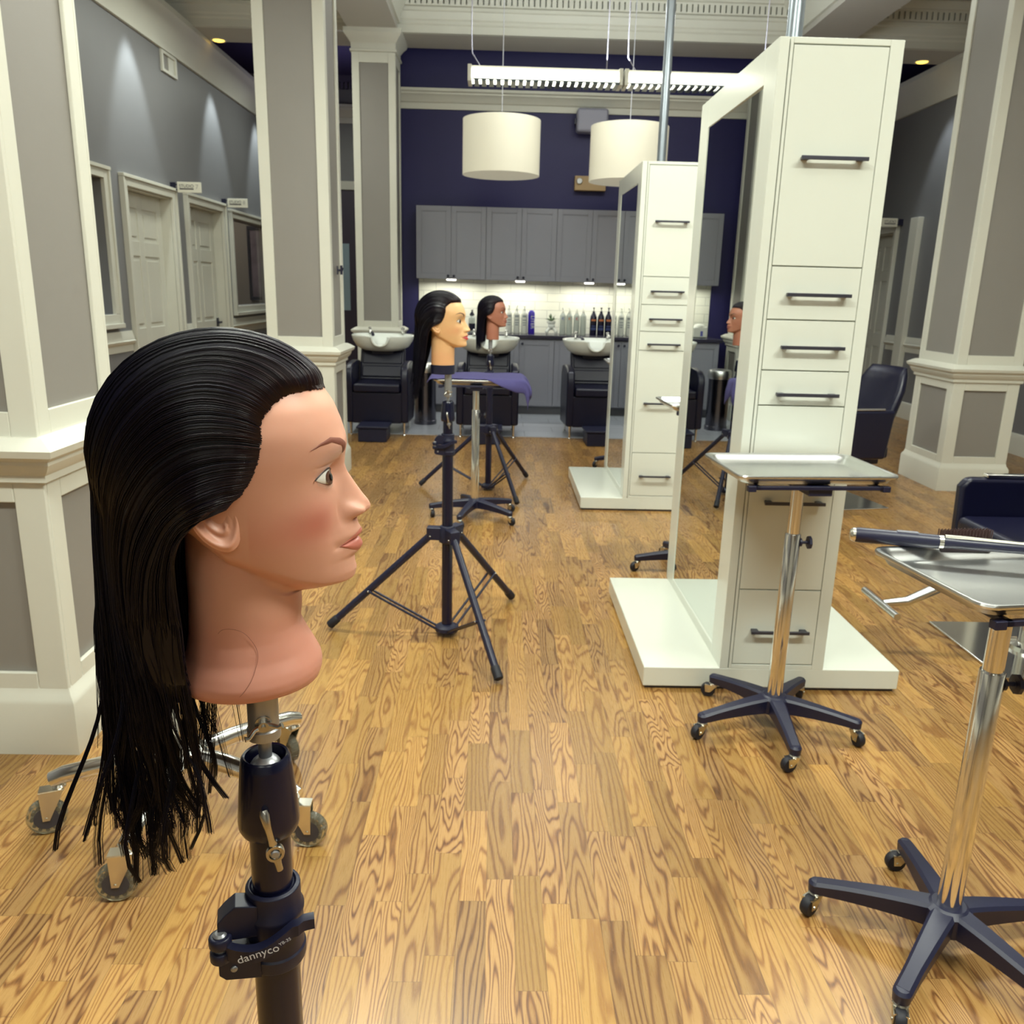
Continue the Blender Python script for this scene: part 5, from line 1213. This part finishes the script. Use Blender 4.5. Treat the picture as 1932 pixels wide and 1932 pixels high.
        p[..., 0] += low * (amp * np.sin(fr * p[..., 2] + ph) + dr); p[..., 1] += low * (amp * np.cos(fr * .8 * p[..., 2] + ph) + rg.normal(0, .008))
        sp = rg.normal(0, 1, (per, 1, 2)) * (.0007 + .0016 * (low * rg.uniform(0.0, 1.2)))[..., None]
        p[..., :2] += sp * np.clip((1.3 - p[..., 2]) / .1, 0, 1)[..., None]
        p[..., 1] *= sgn; sets.append(p); cols.append(colours(per, uu)); rads.append(np.broadcast_to(rad * (1.2 - .7 * tt), (per, NP_)))
    if far_locks:
        for (a0, a1, ze, n, bend) in ((-.030, -.036, .945, 12, .010), (-.026, -.014, .962, 7, -.012), (-.012, .0, 1.0, 5, -.004), (-.034, -.05, .915, 10, .014), (-.04, -.062, .90, 9, .02), (-.038, -.07, .93, 8, .012)):
            zz = np.linspace(1.25, ze, NP_); t = np.linspace(0, 1, NP_)
            p = np.zeros((n, NP_, 3)); p[..., 0] = a0 + (a1 - a0) * t + bend * np.sin(t * PI); p[..., 1] = .050 + .010 * np.sin(t * 2.5); p[..., 2] = zz
            p[..., :2] += rg.normal(0, 1, (n, 1, 2)) * (.0022 * np.sin(t * PI * .8) + .0003)[None, :, None]
            sets.append(p); cols.append(colours(n, None) * 0 + c0); rads.append(np.broadcast_to(rad * (1.2 - .6 * t), (n, NP_)))
        # few strands combed back across the top of the ear
        n = 26; t = np.linspace(0, 1, NP_); k = rg.uniform(0, 1, (n, 1))
        a = .012 - .006 * k - (.052 + .006 * k) * t; z = 1.2835 - .007 * k - .012 * t - .006 * k * t - .010 * t ** 2
        p = np.stack([a + 0 * z, -(s_surf(np.clip(a, -.07, .06), z) + .0055 + .009 * np.sin(PI * np.clip(t, 0, 1)) + .001 * k), z], -1)
        sets.append(p); cols.append(colours(n, None)); rads.append(np.broadcast_to(rad * .8 * (1.1 - .4 * t), (n, NP_)))
    Pt = np.concatenate(sets, 0); Pt[..., 2] -= ZB
    so = strand_mesh('strands', Pt, np.concatenate(rads, 0), hair_m, hr, np.concatenate(cols, 0)); so['kind'] = 'stuff'
    return hr

PAL_NEAR = dict(key='near', skin=(216, 160, 136), blush=(198, 104, 92), lip=(196, 116, 100), brow=(126, 72, 56), lid=(216, 190, 186), iris=(92, 62, 50), blush_amt=.62, lid_amt=.65)
PAL_MID = dict(key='mid', skin=(232, 184, 132), blush=(226, 150, 110), lip=(190, 60, 66), brow=(104, 74, 56), lid=(200, 176, 160), iris=(70, 60, 60), blush_amt=.4, lid_amt=.3)
PAL_FAR = dict(key='far', skin=(168, 112, 90), blush=(150, 90, 74), lip=(146, 84, 74), brow=(70, 48, 42), lid=(150, 104, 90), iris=(50, 40, 36), blush_amt=.3, lid_amt=.2)
hn = thing('training_mannequin', 'large foreground mannequin head in profile with wet dark hair hanging down', 'mannequin head', (-0.235, 0.71, ZB), D(15), 'training mannequin heads')
make_head(hn, PAL_NEAR)
make_hair(hn, 5, 88, 26, 1500, .00042, 0.0, .93, -.09, .890, .0080, True)
# a loose curl of hair lying on the neck
q = np.linspace(0, 1, NP_); aa = np.interp(q, [0, .12, .3, .55, .8, 1], [-.010, -.006, .012, .024, .018, .002]); zz = np.interp(q, [0, .12, .3, .55, .8, 1], [1.158, 1.166, 1.163, 1.142, 1.122, 1.104])
k = np.exp(-0.5 * (np.arange(-6, 7) / 2.5) ** 2); k /= k.sum(); aa = np.convolve(np.pad(aa, 6, mode='edge'), k, 'valid'); zz = np.convolve(np.pad(zz, 6, mode='edge'), k, 'valid')
nWd = np.interp(zz, [1.1, 1.112, 1.12, 1.13, 1.146, 1.16, 1.2], [.061, .0638, .0605, .0540, .0490, .0480, .048]); nXd = np.interp(zz, [1.1, 1.113, 1.128, 1.142, 1.154, 1.17], [.064, .0668, .0612, .054, .049, .0505])
nXb = .049
ss = nWd * np.sqrt(np.clip(1 - ((aa - A0) / np.where(aa > A0, nXd, nXb)) ** 2, 0, 1)) + .0004
strand_mesh('stray_hair', np.stack([aa, -ss, zz - ZB], -1)[None], .00016, principled('stray_hair_brown', rgb(120, 66, 52), 0.5), hn)
hm = thing('training_mannequin', 'middle mannequin head with light skin, red lips and a black neck band', 'mannequin head', (-0.226, 3.364, 1.135), D(-5), 'training mannequin heads'); hm.scale = (.95, .95, .95)
make_head(hm, PAL_MID, False, 1.109, 1.074, 1.8)
make_hair(hm, 6, 40, 10, 420, .0007, .80, .95, -.105, .955, .0015, False, 1.02)
hf = thing('training_mannequin', 'farthest mannequin head with brown skin and straight dark hair', 'mannequin head', (-0.046, 6.054, 1.098), D(-6), 'training mannequin heads'); hf.scale = (.95, .95, .95)
make_head(hf, PAL_FAR, False, 1.092, None, 2.2)
make_hair(hf, 8, 36, 10, 380, .0008, .15, .95, -.085, 1.0, .003, False, 1.08)
